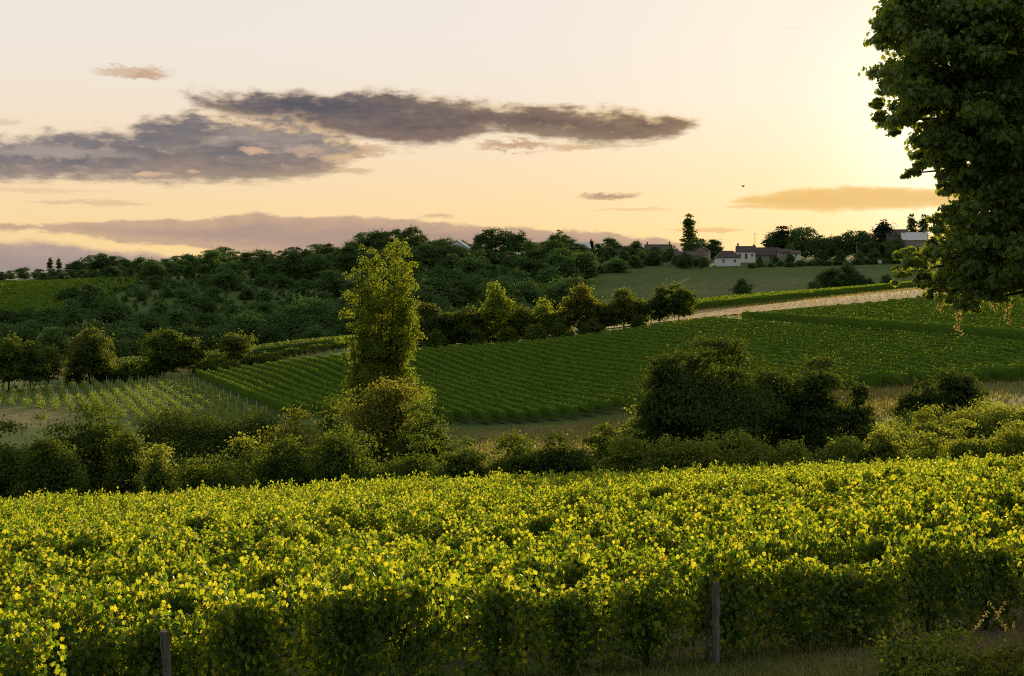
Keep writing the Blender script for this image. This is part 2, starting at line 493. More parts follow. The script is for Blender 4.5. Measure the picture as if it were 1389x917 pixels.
M['tile'] = plain('dark_roof_tile', (.040, .031, .027), (.085, .062, .052), 5.0, 0.75, 0.25, 0.6, 0.05, (3, .6, .6))
M['slate'] = plain('slate_roof', (.10, .10, .11), (.17, .17, .18), 4.0, 0.45, 0.4, 0.4, 0.04, (3, .6, .6))
M['tin'] = plain('pale_sheet_roof', (.36, .37, .40), (.5, .5, .52), 2.0, 0.4, 0.5, 0.2, 0.03)
M['glass'] = plain('window_glass', (.03, .035, .045), (.05, .055, .07), 2.0, 0.12, 0.6, 0.0)
M['door'] = plain('painted_door', (.10, .05, .03), (.15, .08, .05), 4.0, 0.5, 0.3)
M['frame'] = plain('pale_frame', (.55, .54, .52), (.66, .65, .62), 4.0, 0.5, 0.3)
M['bird'] = plain('dark_feather', (.02, .02, .022), (.04, .04, .045), 8.0, 0.6, 0.3)


def ground_mat():
    m, t = new_mat('field_ground')
    n = t.nodes.new('ShaderNodeTexCoord'); v = S(t, n.outputs['Object'])
    big = noise(t, v, 0.035, 5, 0.6); mid = noise(t, v, 0.35, 5, 0.65); fine = noise(t, v, 5.0, 5, 0.7)
    at = t.nodes.new('ShaderNodeAttribute'); at.attribute_name = 'dry'; dry = S(t, at.outputs['Fac'])
    at2 = t.nodes.new('ShaderNodeAttribute'); at2.attribute_name = 'soil'; soil = S(t, at2.outputs['Fac'])
    g = mixc(t, (big + mid * 0.6).sstep(0.55, 1.05), (.038, .072, .016), (.072, .105, .026))
    g = mixc(t, fine.sstep(0.5, 0.8) * 0.4, g, (.10, .10, .035))
    g = mixc(t, (dry * ((mid - 0.5) * 1.8 + 1.0)).sstep(0.2, 0.75), g, mixc(t, fine, (.17, .13, .065), (.28, .22, .12)))
    g = mixc(t, (soil * ((mid - 0.5) * 1.2 + 1.0)).sstep(0.2, 0.6), g, mixc(t, fine, (.085, .066, .042), (.16, .125, .08)))
    out(t, bsdf(t, g, 0.95, 0.08, bump(t, mid * 0.7 + fine * 0.3, 0.7, 0.35))); return m


def dirt_mat(name, a, b):
    m, t = new_mat(name)
    v = tex_obj(t); mid = noise(t, v, 0.5, 5, 0.6); fine = noise(t, v, 4.0, 6, 0.7)
    c = mixc(t, mid.sstep(0.35, 0.65), a, b)
    c = mixc(t, fine.sstep(0.55, 0.75) * 0.5, c, (.11, .10, .04))
    out(t, bsdf(t, c, 0.95, 0.08, bump(t, fine, 0.6, 0.12))); return m


M['ground'] = ground_mat()
M['dirt'] = dirt_mat('dry_dirt', (.27, .19, .12), (.40, .29, .19))

# ------------------------------------------------------------------ ground sheet
def spaced(lo, hi, s0, g, far):
    """symmetric-ish spacing that grows with distance"""
    a = [0.0]; s_ = s0
    while a[-1] < hi: a.append(a[-1] + s_); s_ = min(s_ * g, far)
    b = [0.0]; s_ = s0
    while b[-1] > lo: b.append(b[-1] - s_); s_ = min(s_ * g, far)
    return np.array(sorted(set(a + b)))


XG = spaced(-1500, 1500, 1.0, 1.035, 60.0)
YG = np.concatenate([np.linspace(-200, -10, 8), np.arange(-8, 120, 1.5), np.arange(120, 400, 3.0), np.arange(400, 760, 5.0), np.geomspace(765, 2600, 40)])
XX, YY = np.meshgrid(XG, YG)
ZZ = H(XX, YY)
_rs = np.random.RandomState(5)
V = np.stack([XX, YY, ZZ], -1).reshape(-1, 3)
nx, ny = len(XG), len(YG)
ii, jj = np.meshgrid(np.arange(ny - 1), np.arange(nx - 1), indexing='ij')
q = (ii * nx + jj).ravel()
gm = mesh_np('ground', V, [np.stack([q, q + 1, q + nx + 1, q + nx], 1)], [M['ground']], None, True)
PXg = CX + FOC * XX / np.maximum(YY, 14); Yg = YY


def blob(px, Y, cx, cy, wx_, wy_): return np.exp(-(((px - cx) / wx_) ** 2 + ((Y - cy) / wy_) ** 2))


dry = 0.42 * blob(PXg, Yg, 720, 132, 190, 9) + 0.3 * blob(PXg, Yg, 1230, 118, 120, 14) + .9 * blob(PXg, Yg, 170, 262, 260, 16) + 0.36 * blob(PXg, Yg, 1000, 480, 330, 60) \
    + 0.5 * blob(PXg, Yg, 1300, 19.5, 400, 3) + .55 * blob(PXg, Yg, 20, 170, 160, 22) + .4 * blob(PXg, Yg, 1380, 112, 90, 10)
soil = np.where((Yg > 20) & (Yg < 61), .45, 0.0) + .3 * blob(PXg, Yg, 180, 188, 170, 40)
for nm, arr in (('dry', dry), ('soil', soil)):
    a = gm.attributes.new(nm, 'FLOAT', 'POINT'); a.data.foreach_set('value', arr.ravel().astype(np.float32))
tag(obj('ground', gm), 'rolling farmland of grass and dry earth under the vineyards', 'ground', kind='structure')


def drape(name, near, far, mat, lift, n=60, m=6, label=None, cat='path'):
    """a sheet laid on the ground between two edges given as (photo column, distance) lists"""
    near, far = np.array(near, float), np.array(far, float)
    u = np.linspace(near[0, 0], near[-1, 0], n)
    yn = np.interp(u, near[:, 0], near[:, 1]); yf = np.interp(u, far[:, 0], far[:, 1])
    s_ = np.linspace(0, 1, m)[:, None]
    Yp = yn[None] * (1 - s_) + yf[None] * s_; Xp = (u[None] - CX) / FOC * Yp
    Vp = np.stack([Xp, Yp, H(Xp, Yp) + lift], -1).reshape(-1, 3)
    i, j = np.meshgrid(np.arange(m - 1), np.arange(n - 1), indexing='ij'); q = (i * n + j).ravel()
    o = obj(name, mesh_np(name, Vp, [np.stack([q, q + 1, q + n + 1, q + n], 1)], [mat], None, True))
    return tag(o, label, cat, kind='structure')


drape('path', [(820, 236), (940, 230), (1060, 219), (1180, 211), (1300, 208), (1500, 208)], [(820, 258), (940, 258), (1060, 243), (1180, 230), (1300, 225), (1500, 224)], M['dirt'], 0.12, 90, 8,
      'pale dry earth track along the top edge of the hillside vineyard')

# ------------------------------------------------------------------ foliage tools
RHOMB = (np.array([[0, -.5, 0], [.34, -.02, .09], [0, .5, 0], [-.34, -.02, .09]]), [[0, 1, 2], [0, 2, 3]])
LOBED = (np.array([[0, -.30, 0], [.20, -.46, .05], [.47, -.16, .10], [.33, .02, .05], [.40, .33, .07], [.14, .27, .02], [0, .56, -.04],
                   [-.14, .27, .02], [-.40, .33, .07], [-.33, .02, .05], [-.47, -.16, .10], [-.20, -.46, .05]]),
         [[0, 1, 2, 3, 4, 5, 6], [0, 6, 7, 8, 9, 10, 11]])


def leaf_geo(P, N, size, rs, tmpl=RHOMB, up=None):
    n = len(P)
    N = N / (np.linalg.norm(N, axis=1)[:, None] + 1e-9)
    r = rs.normal(size=(n, 3)) if up is None else up + 0.45 * rs.normal(size=(n, 3))
    A = r - (r * N).sum(1)[:, None] * N; A /= np.linalg.norm(A, axis=1)[:, None] + 1e-9
    B = np.cross(A, N)
    T, F = tmpl
    L = T[None] * np.asarray(size).reshape(-1, 1, 1)
    Vv = P[:, None] + L[..., 0:1] * B[:, None] + L[..., 1:2] * A[:, None] + L[..., 2:3] * N[:, None]
    k = len(T); base_ = (np.arange(n) * k)[:, None]
    faces = [np.array(f)[None] + base_ for f in F]
    if len(set(len(f) for f in F)) == 1: faces = [np.concatenate(faces)]
    return Vv.reshape(-1, 3), faces


def limbs(mb, base_pt, top_pt, r0, tips, rs, mi=0, sides=7):
    base_pt, top_pt = np.array(base_pt, float), np.array(top_pt, float)
    n = 7; P = base_pt + (top_pt - base_pt) * np.linspace(0, 1, n)[:, None]
    P[1:-1, :2] += rs.normal(size=(n - 2, 2)) * r0 * 0.35
    mb.tube(P, r0 * np.linspace(1.0, 0.3, n) * np.r_[1.35, np.ones(n - 1)], sides, mi)
    for tp in tips:
        f = rs.uniform(0.3, 0.85); a = base_pt + (top_pt - base_pt) * f
        t = np.linspace(0, 1, 5)[:, None]
        Q = a + (np.array(tp) - a) * t; Q[:, 2] += np.sin(t[:, 0] * np.pi) * 0.12 * np.linalg.norm(np.array(tp) - a)
        mb.tube(Q, r0 * 0.42 * np.linspace(1, 0.2, 5), 5, mi)


def prof_round(t): return np.sqrt(np.clip(1 - ((t - .45) / .56) ** 2, 0.0, 1))
def prof_bush(t): return np.clip(1 - (t ** 2.6), 0, 1) ** .5 * (0.86 + .14 * np.sin(t * 3))
def prof_cone(t): return np.clip(1 - t, 0, 1) ** .8
def prof_pop(t): return np.clip(np.sin(np.clip(t * .93 + .07, 0, 1) ** .75 * np.pi), 0, 1) ** .55


def crown_pts(w, h, t0, rs, prof, nclump, cl, depth=.55):
    """clump centres inside a profile: heights t0..1 of h, crown width w"""
    t = rs.uniform(0, 1, nclump) ** .9
    rr = prof(t) * (w / 2) * np.sqrt(rs.uniform(depth ** 2, 1, nclump)) * rs.uniform(.72, 1.0, nclump)
    a = rs.uniform(0, 2 * np.pi, nclump)
    ph = rs.uniform(0, 6.28, 4)
    rr *= 1 + .24 * np.sin(2 * a + ph[0] + 2.5 * t) + .18 * np.sin(3 * a + ph[1] - 4 * t) + .10 * np.sin(5 * a + ph[2] + 7 * t)
    rr *= np.where(rs.uniform(size=nclump) < .14, rs.uniform(1.08, 1.3, nclump), 1)
    t = t * (.80 + .13 * np.sin(2 * a + ph[3]) + .09 * np.sin(3 * a + ph[0]) + .05 * np.sin(5 * a + ph[1]))
    z = (t0 + (1 - t0) * t) * h
    C = np.stack([rr * np.cos(a), rr * np.sin(a), z], 1)
    cr = cl * rs.uniform(.45, 1.45, nclump)
    C[:, 2] = C[:, 2] * np.clip((h - cl * .5) / h, .5, 1)
    return C, cr


def clump_leaves(C, cr, n, rs, flat=.8, droop=0.0, pw=1.8, stray=.15):
    i = rs.choice(len(C), n, p=cr ** pw / (cr ** pw).sum())
    d = rs.normal(size=(n, 3)); d /= np.linalg.norm(d, axis=1)[:, None]
    d[:, 2] = np.where(d[:, 2] < -0.25, -d[:, 2] * .6, d[:, 2])
    rad = cr[i] * np.where(rs.uniform(size=n) < stray, rs.uniform(1.0, 1.6, n), rs.uniform(.35, 1.05, n) ** .6)
    P = C[i] + d * rad[:, None] * np.array([1, 1, flat])
    N = d + .55 * rs.normal(size=(n, 3)) + np.array([0, 0, .25 - droop])
    return P, N


def tree_mesh_parts(w, h, seed, prof=prof_round, t0=.25, leaf=.2, cover=2.6, cl=None, nclump=None, cap=15000, tmpl=RHOMB, depth=.5, flat=.8, trunk_r=None, shoots=0.0, shoot_len=1.0, multi=True):
    rs = np.random.RandomState(seed)
    cl = cl or max(w, (1 - t0) * h) * .15
    area = math.pi * w * (1 - t0) * h + math.pi * w * w / 4
    nclump = nclump or int(np.clip(area / (cl * cl) * .55, 14, 110))
    if multi and prof is prof_bush and w > 1.6:                       # several stems of unequal size grown together
        parts = []
        for j in range(4):
            f = rs.uniform(.42, .72); hh = h * (1.0 if j == 0 else rs.uniform(.5, .95)); r0 = (w / 2) * (1 - f) * rs.uniform(.5, 1.0); a0 = rs.uniform(0, 6.28)
            c1, r1 = crown_pts(w * f, hh, t0, rs, prof, max(8, nclump // 3), cl * rs.uniform(.7, 1.1), depth)
            c1[:, 0] += r0 * math.cos(a0) * (1 if j else .3); c1[:, 1] += r0 * math.sin(a0) * .7; parts.append((c1, r1))
        C = np.concatenate([p_[0] for p_ in parts]); cr = np.concatenate([p_[1] for p_ in parts])
    else:
        C, cr = crown_pts(w - cl * .5, h, t0, rs, prof, nclump, cl, depth)
    n = int(np.clip(cover * area / (leaf * leaf * .34), 300, cap))
    P, N = clump_leaves(C, cr, n, rs, flat)
    P[:, :2] *= (w / 2) / np.percentile(np.abs(P[:, 0]), 97.5); P[:, 2] *= h * .97 / np.percentile(P[:, 2], 99.3)
    C = C * np.array([1, 1, h * .97 / max(P[:, 2].max(), .1)])
    P[:, 2] = np.maximum(P[:, 2], .05)
    if shoots:                                               # young twigs that stick out of the outline
        ns = int(shoots * area); k = 14
        i = rs.choice(len(C), ns); d = rs.normal(size=(ns, 3)); d[:, 2] = np.abs(d[:, 2]) * 1.3 + .15; d /= np.linalg.norm(d, axis=1)[:, None]
        a0 = C[i] + d * (cr[i] * .7)[:, None]; ln = rs.uniform(.25, 1.0, ns) ** 1.6 * shoot_len + cr[i] * .3
        tt = np.linspace(.1, 1, k); sag = rs.normal(size=(ns, 3)) * .35; sag[:, 2] -= .25
        Q = a0[:, None] + d[:, None] * (ln[:, None] * tt)[..., None] + sag[:, None] * (ln[:, None] * tt ** 2)[..., None] + rs.normal(size=(ns, k, 3)) * leaf * .35
        P = np.concatenate([P, Q.reshape(-1, 3)]); N = np.concatenate([N, rs.normal(size=(ns * k, 3)) + np.array([0, 0, .4])]); n = len(P)
    Lv, Lf = leaf_geo(P, N, leaf * rs.uniform(.6, 1.25, n), rs, tmpl)
    mb = MB()
    tips = [C[k] for k in rs.choice(len(C), min(9, len(C)), replace=False)]
    limbs(mb, (0, 0, -.25), (rs.normal() * w * .04, rs.normal() * w * .04, h * (t0 + .55 * (1 - t0))), trunk_r or max(.05, h * .018), tips, rs)
    return (Lv, Lf), mb


SEED = [100]
PROTO = {}


def plant(name, px, ptop, Y, wpx, mat, label, cat='bush', prof=prof_bush, t0=.02, leaf=None, group=None, key=None, cover=2.6, cl=None, depth=.5, hmin=.8, **kw):
    """a shrub or tree of its own, sized from the picture at its distance"""
    X = wx(px, Y); Z = float(H(X, Y)); w = wpx / FOC * Y
    h = max(wz(ptop, Y) - Z, hmin)
    SEED[0] += 1
    leaf = leaf or max(.09, Y * .0024)
    kw.setdefault('shoots', 3.2 if name != 'crest_tree' and name != 'field_tree' else .9); kw.setdefault('shoot_len', min(.95, .26 * h))
    (Lv, Lf), mb = tree_mesh_parts(w, h, SEED[0], prof, t0, leaf, cover, cl, None, kw.pop('cap', 60000), depth=depth, **kw)
    root = empty(name, (X, Y, Z), 0)
    tag(root, label, cat, group)
    obj('crown', mesh_np('crown', Lv, Lf, [M[mat]]), root)
    obj('trunk', mb.mesh('trunk', [M['bark']], True), root)
    return root


def copy_tree(o, parent=None):
    c = o.copy(); COL.objects.link(c)
    if parent is not None: c.parent = parent
    for ch in [x for x in bpy.data.objects if x.parent is o]: copy_tree(ch, c)
    return c

# ------------------------------------------------------------------ foreground vineyard
RYAW = R(18.0)
RD = np.array([math.cos(RYAW), math.sin(RYAW)]); RN = np.array([-math.sin(RYAW), math.cos(RYAW)])
ROW0 = np.array([wx(968, 20.1), 20.1])
SPACING, STEP = 1.78, 1.12


def vine_foliage(seed, fine=True):
    rs = np.random.RandomState(seed)
    P, N, U = [], [], []
    for k in range(22 if fine else 18):                       # shoots trained upwards, some falling over
        x = rs.uniform(-.5, .5); y = rs.normal() * .08
        droop = rs.uniform() < .38
        L = rs.uniform(.45, 1.0)
        m = int(L / (.0145 if fine else .026))
        t = np.linspace(0.05, 1, m)
        lean = rs.normal(size=2) * np.array([.16, .15])
        z0 = rs.uniform(.42, .75)
        zz = z0 + L * t * (1 if not droop else .8) - (droop * L * 1.0 * t ** 2.5)
        side = np.where(rs.uniform() < .5, -1, 1)
        xx = x + lean[0] * t; yy = y + lean[1] * t + droop * side * .28 * t ** 1.5
        off = rs.normal(size=(m, 3)) * np.array([.06, .06, .03])
        P.append(np.stack([xx, yy, zz], 1) + off)
        N.append(np.stack([rs.normal(size=m) * .6, np.sign(off[:, 1] + .02 * side) * .7 + rs.normal(size=m) * .5, .35 + .35 * rs.normal(size=m)], 1))
    n = 1150 if fine else 420                                  # the wall of leaves along the wires
    x = np.clip(rs.normal(size=n) * .30, -.62, .62); z = rs.uniform(.06, 1.22, n) ; s_ = np.where(rs.uniform(size=n) < .5, -1, 1)
    bulge = .17 + .07 * np.sin(x * 5 + seed) + .06 * np.sin(z * 7 + seed * 2)
    y = s_ * bulge * rs.uniform(.45, 1.1, n)
    keep = rs.uniform(size=n) < np.clip(z * 2.6 + .25, .2, 1)
    P.append(np.stack([x, y, z], 1)[keep]); N.append(np.stack([rs.normal(size=n) * .5, s_ * (.8 + .3 * rs.normal(size=n)), .30 + .4 * rs.normal(size=n)], 1)[keep])
    P = np.concatenate(P); N = np.concatenate(N)
    cap = 1.25 + .16 * np.sin(P[:, 0] * 5 + seed) + .06 * np.sin(P[:, 0] * 15 + seed * 3) + .05 * rs.normal(size=len(P))
    P[:, 2] = np.where(P[:, 2] > cap, cap - .25 * rs.uniform(size=len(P)), P[:, 2]); P[:, 2] = np.maximum(P[:, 2], .06)
    sz = (.078 if fine else .095) * rs.uniform(.6, 1.2, len(P))
    return leaf_geo(P, N, sz, rs, LOBED if fine else RHOMB, np.array([0, 0, -.8]))


def vine_trunk(seed):
    rs = np.random.RandomState(seed)
    mb = MB(); n = 6; t = np.linspace(0, 1, n)
    P = np.stack([rs.normal() * .05 * t + rs.normal(size=n) * .014, rs.normal(size=n) * .014, -.08 + .72 * t], 1)
    mb.tube(P, np.linspace(.036, .022, n) * rs.uniform(.8, 1.25), 7)
    for s_ in (-1, 1):
        Q = P[-1] + np.outer(np.linspace(0, 1, 4), np.array([s_ * .5, 0, .05])); Q[1:-1, 2] += .05
        mb.tube(Q, np.linspace(.018, .009, 4), 5)
    return mb.mesh('trunk', [M['vine_bark']], True)


FOL = [mesh_np('foliage', *vine_foliage(300 + k), [M['vine']]) for k in range(18)]
TRK = [vine_trunk(400 + k) for k in range(6)]
FARV = [vine_foliage(500 + k, False) for k in range(8)]
rs = np.random.RandomState(11)
ORD = ['front', 'second', 'third', 'fourth', 'fifth', 'sixth', 'seventh', 'eighth', 'ninth', 'tenth', 'eleventh', 'twelfth', 'thirteenth']
vines = []
TREE_AT = np.array([wx(1640, 29.0), 29.0])
for k in range(-1, 23):
    ctr = ROW0 + RN * SPACING * k
    for s in np.arange(-48, 48, STEP):
        p = ctr + RD * (s + rs.uniform(-.16, .16) + (k % 2) * .5)
        px = CX + FOC * p[0] / p[1]
        if px < -90 or px > 1480: continue
        if np.hypot(*(p - TREE_AT)) < 1.3: continue
        if k == 0 and 1206 < px < 1246: continue
        if k == -1 and px > 165: continue           # the missing vine in the front row
        if rs.uniform() < .02: continue
        vines.append((k, p[0], p[1], float(H(*p)) - .02))
near = [v for v in vines if v[0] < 11]
far = [v for v in vines if v[0] >= 11]
print('vines', len(near), len(far))
for k, x, y, z in near:
    j = rs.randint(len(FOL)); sc = rs.uniform(.92, 1.2) * (1.06 if k == 0 else 1)
    rz = RYAW + (math.pi if rs.uniform() < .5 else 0) + rs.normal() * .09
    lab = 'leafy grapevine in the %s vineyard row counted from the grass verge' % ORD[k] if k >= 0 else 'leafy grapevine at the bottom left corner in front of the other vines'
    grp = 'grapevines in the %s row' % ORD[k] if k >= 0 else 'grapevines at the bottom left corner'
    o = empty('grapevine', (x, y, z), rz)
    o.scale = (1, rs.uniform(.9, 1.2), sc)
    tag(o, lab, 'grapevine', grp)
    obj('foliage', FOL[j], o)
    if k < 3: obj('trunk', TRK[rs.randint(len(TRK))], o)
VV, FF, n0 = [], [], 0
for k, x, y, z in far:
    v, f = FARV[rs.randint(8)]
    a = RYAW + (math.pi if rs.uniform() < .5 else 0)
    v = (v * np.array([1, 1.1, rs.uniform(.9, 1.15)])) @ rotz(a).T + np.array([x, y, z])
    VV.append(v); FF += [q_ + n0 for q_ in f]; n0 += len(v)
o = obj('grapevine_rows', mesh_np('grapevine_rows', np.concatenate(VV), FF, [M['vine']]))
tag(o, 'dense yellow-green grapevines of the rows at the far end of the foreground vineyard', 'grapevines', kind='stuff')


def wood_post(px, Y, ptop, r, label, tilt=0.0, wires=True, split=False):
    X = wx(px, Y); Z = float(H(X, Y)); h = wz(ptop, Y) - Z
    mb = MB(); n = 9; t = np.linspace(-.2, 1, n)
    g = np.random.RandomState(int(px))
    P = np.stack([tilt * t * h + g.normal(size=n) * .004, g.normal(size=n) * .004, t * h], 1)
    mb.tube(P, r * (1 + .06 * g.normal(size=n)) * np.linspace(1.05, .95, n), 10)
    o = obj('wooden_post', mb.mesh('wooden_post', [M['post']], False), None, (X, Y, Z))
    tag(o, label, 'post')
    for zz in (.55, .85):
        st = MB()
        a = np.linspace(0, 2 * np.pi, 13)
        st.tube(np.stack([tilt * zz * h / 1.2 + np.cos(a) * (r * 1.12), np.sin(a) * (r * 1.12), zz * h / 1.2 + .01 * np.sin(a * 2)], 1), .0035, 5)
        obj('wire_loop', st.mesh('wire_loop', [M['wire']]), o)
    return o


wood_post(971, 19.75, 789, .052, 'weathered grey wooden post standing upright in front of the vines right of centre')
wood_post(961, 20.0, 781, .035, 'thin grey stake standing close behind the weathered post right of centre', -.02)
wood_post(229, 17.2, 856, .055, 'grey wooden post at the bottom left among the vine leaves', -.05)
wood_post(1226, 21.3, 772, .045, 'dark wooden post in the gap of the front vine row with wires', .05)
for zz, lab in ((.62, 'lowest trellis wire strung along the front vine row'), (.95, 'middle trellis wire strung along the front vine row'), (1.2, 'top trellis wire strung along the front vine row')):
    mb = MB(); s = np.linspace(-9, 14, 60); P2 = ROW0 + np.outer(s, RD)
    mb.tube(np.stack([P2[:, 0], P2[:, 1], H(P2[:, 0], P2[:, 1]) + zz + .012 * np.sin(s * 2.4)], 1), .004, 5)
    tag(obj('trellis_wire', mb.mesh('trellis_wire', [M['wire']])), lab, 'wire')

# grass verge and its straw, bottom right
def tuft_field(name, n, pxr, Yr, hr, mat, label, seed, wid=.006, lean=.45, stuff=True, yline=None):
    g = np.random.RandomState(seed)
    Y = g.uniform(*Yr, n); px = g.uniform(*pxr, n); X = wx(px, Y)
    if yline is not None:
        kk = (np.stack([X, Y], 1) - ROW0) @ RN
        ok = (kk < yline) & ((kk > -.45) if name == 'row_weeds' else True); X, Y = X[ok], Y[ok]; n = len(X)
    # gather blades into tufts
    cx = g.randint(0, n, n) ; pull = g.uniform(.3, .97, n)
    near_ = np.arange(n) // 14 * 14; d = np.minimum(pull, .96)
    X = X * (1 - d) + X[near_] * d; Y = Y * (1 - d) + Y[near_] * d
    Z = H(X, Y) - .01; h = g.uniform(*hr, n) * g.uniform(.5, 1, n)
    a = g.uniform(0, 2 * np.pi, n); l = np.abs(g.normal(size=n)) * lean * h
    dx_, dy_ = np.cos(a), np.sin(a); w = wid * g.uniform(.6, 1.5, n)
    b = np.stack([X, Y, Z], 1)
    side = np.stack([-dy_, dx_, 0 * a], 1) * w[:, None]
    mid = b + np.stack([dx_ * l * .35, dy_ * l * .35, h * .6], 1); tip = b + np.stack([dx_ * l, dy_ * l, h * .95], 1)
    Vv = np.stack([b - side, b + side, mid + side * .7, mid - side * .7, tip], 1).reshape(-1, 3)
    q0 = (np.arange(n) * 5)[:, None]
    o = obj(name, mesh_np(name, Vv, [np.array([[0, 1, 2, 3]]) + q0, np.array([[3, 2, 4]]) + q0], [M[mat]]))
    return tag(o, label, 'grass', kind='stuff')


tuft_field('grass', 26000, (-150, 1560), (15.5, 23.5), (.05, .20), 'grass', 'short rough green grass on the verge in front of the vines', 21, .006, yline=.2)
tuft_field('dry_grass', 16000, (-150, 1560), (15.5, 23.5), (.05, .22), 'straw', 'short dry straw-coloured grass on the verge in front of the vines', 22, .005, .8, yline=.4)
tuft_field('meadow_grass', 30000, (560, 1420), (104, 139), (.15, .55), 'straw', 'tall dry grass below the lower edge of the hillside vineyard', 23, .03)
tuft_field('strip_weeds', 26000, (560, 1420), (104, 139), (.12, .45), 'grass', 'green weeds and grass below the lower edge of the hillside vineyard', 26, .03)
tuft_field('field_grass', 16000, (820, 1420), (243, 305), (.25, .7), 'grass', 'green crop in the strip above the pale track', 24, .09)
tuft_field('strip_grass', 14000, (60, 520), (243, 290), (.25, .8), 'straw', 'dry grass strip behind the left trees', 25, .07)

tuft_field('row_weeds', 5000, (300, 1480), (18.5, 23.0), (.12, .42), 'grass', 'tall weeds and grass growing round the feet of the front vines', 27, .008, .5, yline=.35)
tuft_field('track_grass', 9000, (815, 1420), (206, 262), (.15, .5), 'straw', 'dry grass tufts scattered along the pale track', 28, .06)

# leafy bush with seed-head grasses in the bottom right corner
def corner():
    plant('bush', 1262, 862, 17.9, 150, 'bramble', 'small leafy bush in the bottom right corner of the photo', 'bush', leaf=.075, cap=2600, hmin=.4, cl=.16)
    plant('bush', 1366, 874, 17.6, 130, 'bush_gold', 'sunlit dry bush at the bottom right edge beside the seed-head grasses', 'bush', leaf=.06, cap=2200, hmin=.35, cl=.14)
    g = np.random.RandomState(8)
    for k in range(16):
        px = g.uniform(1225, 1400); Y = g.uniform(17.3, 18.6); X = wx(px, Y); Z = float(H(X, Y)); h = g.uniform(.55, .95)
        mb = MB(); t = np.linspace(0, 1, 7); dxx = g.normal() * .22
        P = np.stack([dxx * t ** 2, g.normal() * .1 * t ** 2, h * t], 1); mb.tube(P, np.linspace(.004, .002, 7), 4)
        o = obj('grass_stalk', mb.mesh('grass_stalk', [M['straw']]), None, (X, Y, Z))
        tag(o, 'tall dry grass stalk with a plume-like seed head at the bottom right', 'grass stalk', 'seed-head grasses in the corner')
        n = 46; s = g.uniform(.74, 1.0, n); c = np.stack([np.interp(s, t, P[:, i]) for i in range(3)], 1)
        c += g.normal(size=(n, 3)) * np.array([.014, .014, .01])
        v, f = leaf_geo(c, g.normal(size=(n, 3)), g.uniform(.018, .04, n), g, RHOMB, np.array([dxx, 0, 1.]))
        obj('seed_head', mesh_np('seed_head', v, f, [M['straw']]), o)


corner()

# ------------------------------------------------------------------ hillside vineyard: one object per row
VAZ = R(-19.0)
VD = np.array([math.sin(VAZ), math.cos(VAZ)]); VN = np.array([math.cos(VAZ), -math.sin(VAZ)])   # along the rows, and across them to the right
BORD = np.array([wx(398, 151), 151.0])
NEAR = np.array([(200, 150), (398, 151), (600, 140.5), (700, 140), (830, 140), (940, 138), (1180, 130), (1389, 124), (1700, 116)])
FARE = np.array([(-100, 236), (265, 236), (470, 219), (700, 214), (940, 207), (1180, 202), (1389, 201), (1700, 203)])


def row_mesh(P, hgt, half, leaf, per_m, g, mat, core=True, gap=None):
    """one clipped row following the ground along P (n,2)"""
    n = len(P); z = H(P[:, 0], P[:, 1])
    T = np.gradient(P, axis=0); T /= np.linalg.norm(T, axis=1)[:, None]; W = np.stack([T[:, 1], -T[:, 0]], 1)
    half_end = 1 + .35 * (np.arange(n) < 2)
    mb = MB()
    if core:
        prof = np.array([[-.8, .22], [-1.0, .6], [-.95, .93], [0, .99], [.95, .93], [1.0, .6], [.8, .22]])
        k = len(prof)
        off = prof[None, :, 0] * half * .85 * half_end[:, None] * (1 + .18 * g.normal(size=(n, k))); zz = prof[None, :, 1] * hgt * .93 * (1 + .05 * g.normal(size=(n, k)))
        Vc = np.concatenate([P[:, None, :] + off[..., None] * W[:, None, :], (z[:, None] + zz)[..., None]], 2)
        i, j = np.meshgrid(np.arange(n - 1), np.arange(k), indexing='ij'); j2 = (j + 1) % k
        mb.add(Vc.reshape(-1, 3), [np.stack([i * k + j, i * k + j2, (i + 1) * k + j2, (i + 1) * k + j], -1).reshape(-1, 4), np.arange(k), np.arange(k)[::-1] + (n - 1) * k])
    L = np.linalg.norm(P[-1] - P[0]); m = int(L * per_m)
    s = g.uniform(0, n - 1.001, m); i = s.astype(int); f = (s - i)[:, None]
    c = P[i] * (1 - f) + P[np.minimum(i + 1, n - 1)] * f; zc = z[i] * (1 - f[:, 0]) + z[np.minimum(i + 1, n - 1)] * f[:, 0]
    a = g.uniform(-.25, math.pi + .25, m); rr = g.uniform(.85, 1.18, m)
    x = np.cos(a) * half * rr * 1.05; h = hgt * (.62 + .40 * np.sin(a) * rr + .0) ; h = np.where(np.sin(a) < .3, hgt * g.uniform(.28, .95, m), h)
    Pp = np.stack([c[:, 0] + x * W[i, 0], c[:, 1] + x * W[i, 1], zc + h], 1)
    N = np.stack([np.cos(a) * W[i, 0], np.cos(a) * W[i, 1], np.sin(a)], 1) + .35 * g.normal(size=(m, 3))
    v, fq = leaf_geo(Pp, N, leaf * g.uniform(.6, 1.25, m), g)
    mb.add(v, fq)
    return mb.mesh('foliage', [mat])


def row_span(off):
    """part of the row line at this sideways offset that lies inside the field"""
    s = np.arange(-60, 160, 1.0); P = BORD + VN * off + np.outer(s, VD)
    px = CX + FOC * P[:, 0] / P[:, 1]
    yn = np.interp(px, NEAR[:, 0], NEAR[:, 1]); yf = np.interp(px, FARE[:, 0], FARE[:, 1])
    ok = (P[:, 1] > yn) & (P[:, 1] < yf) & (px < 1480) & (px > -60)
    return P[ok]


def end_post(x, y, z, parent, hgt, r=.05, name='end_post', mat='stake'):
    return mb_post(hgt, r, mat, name), (x, y, z)


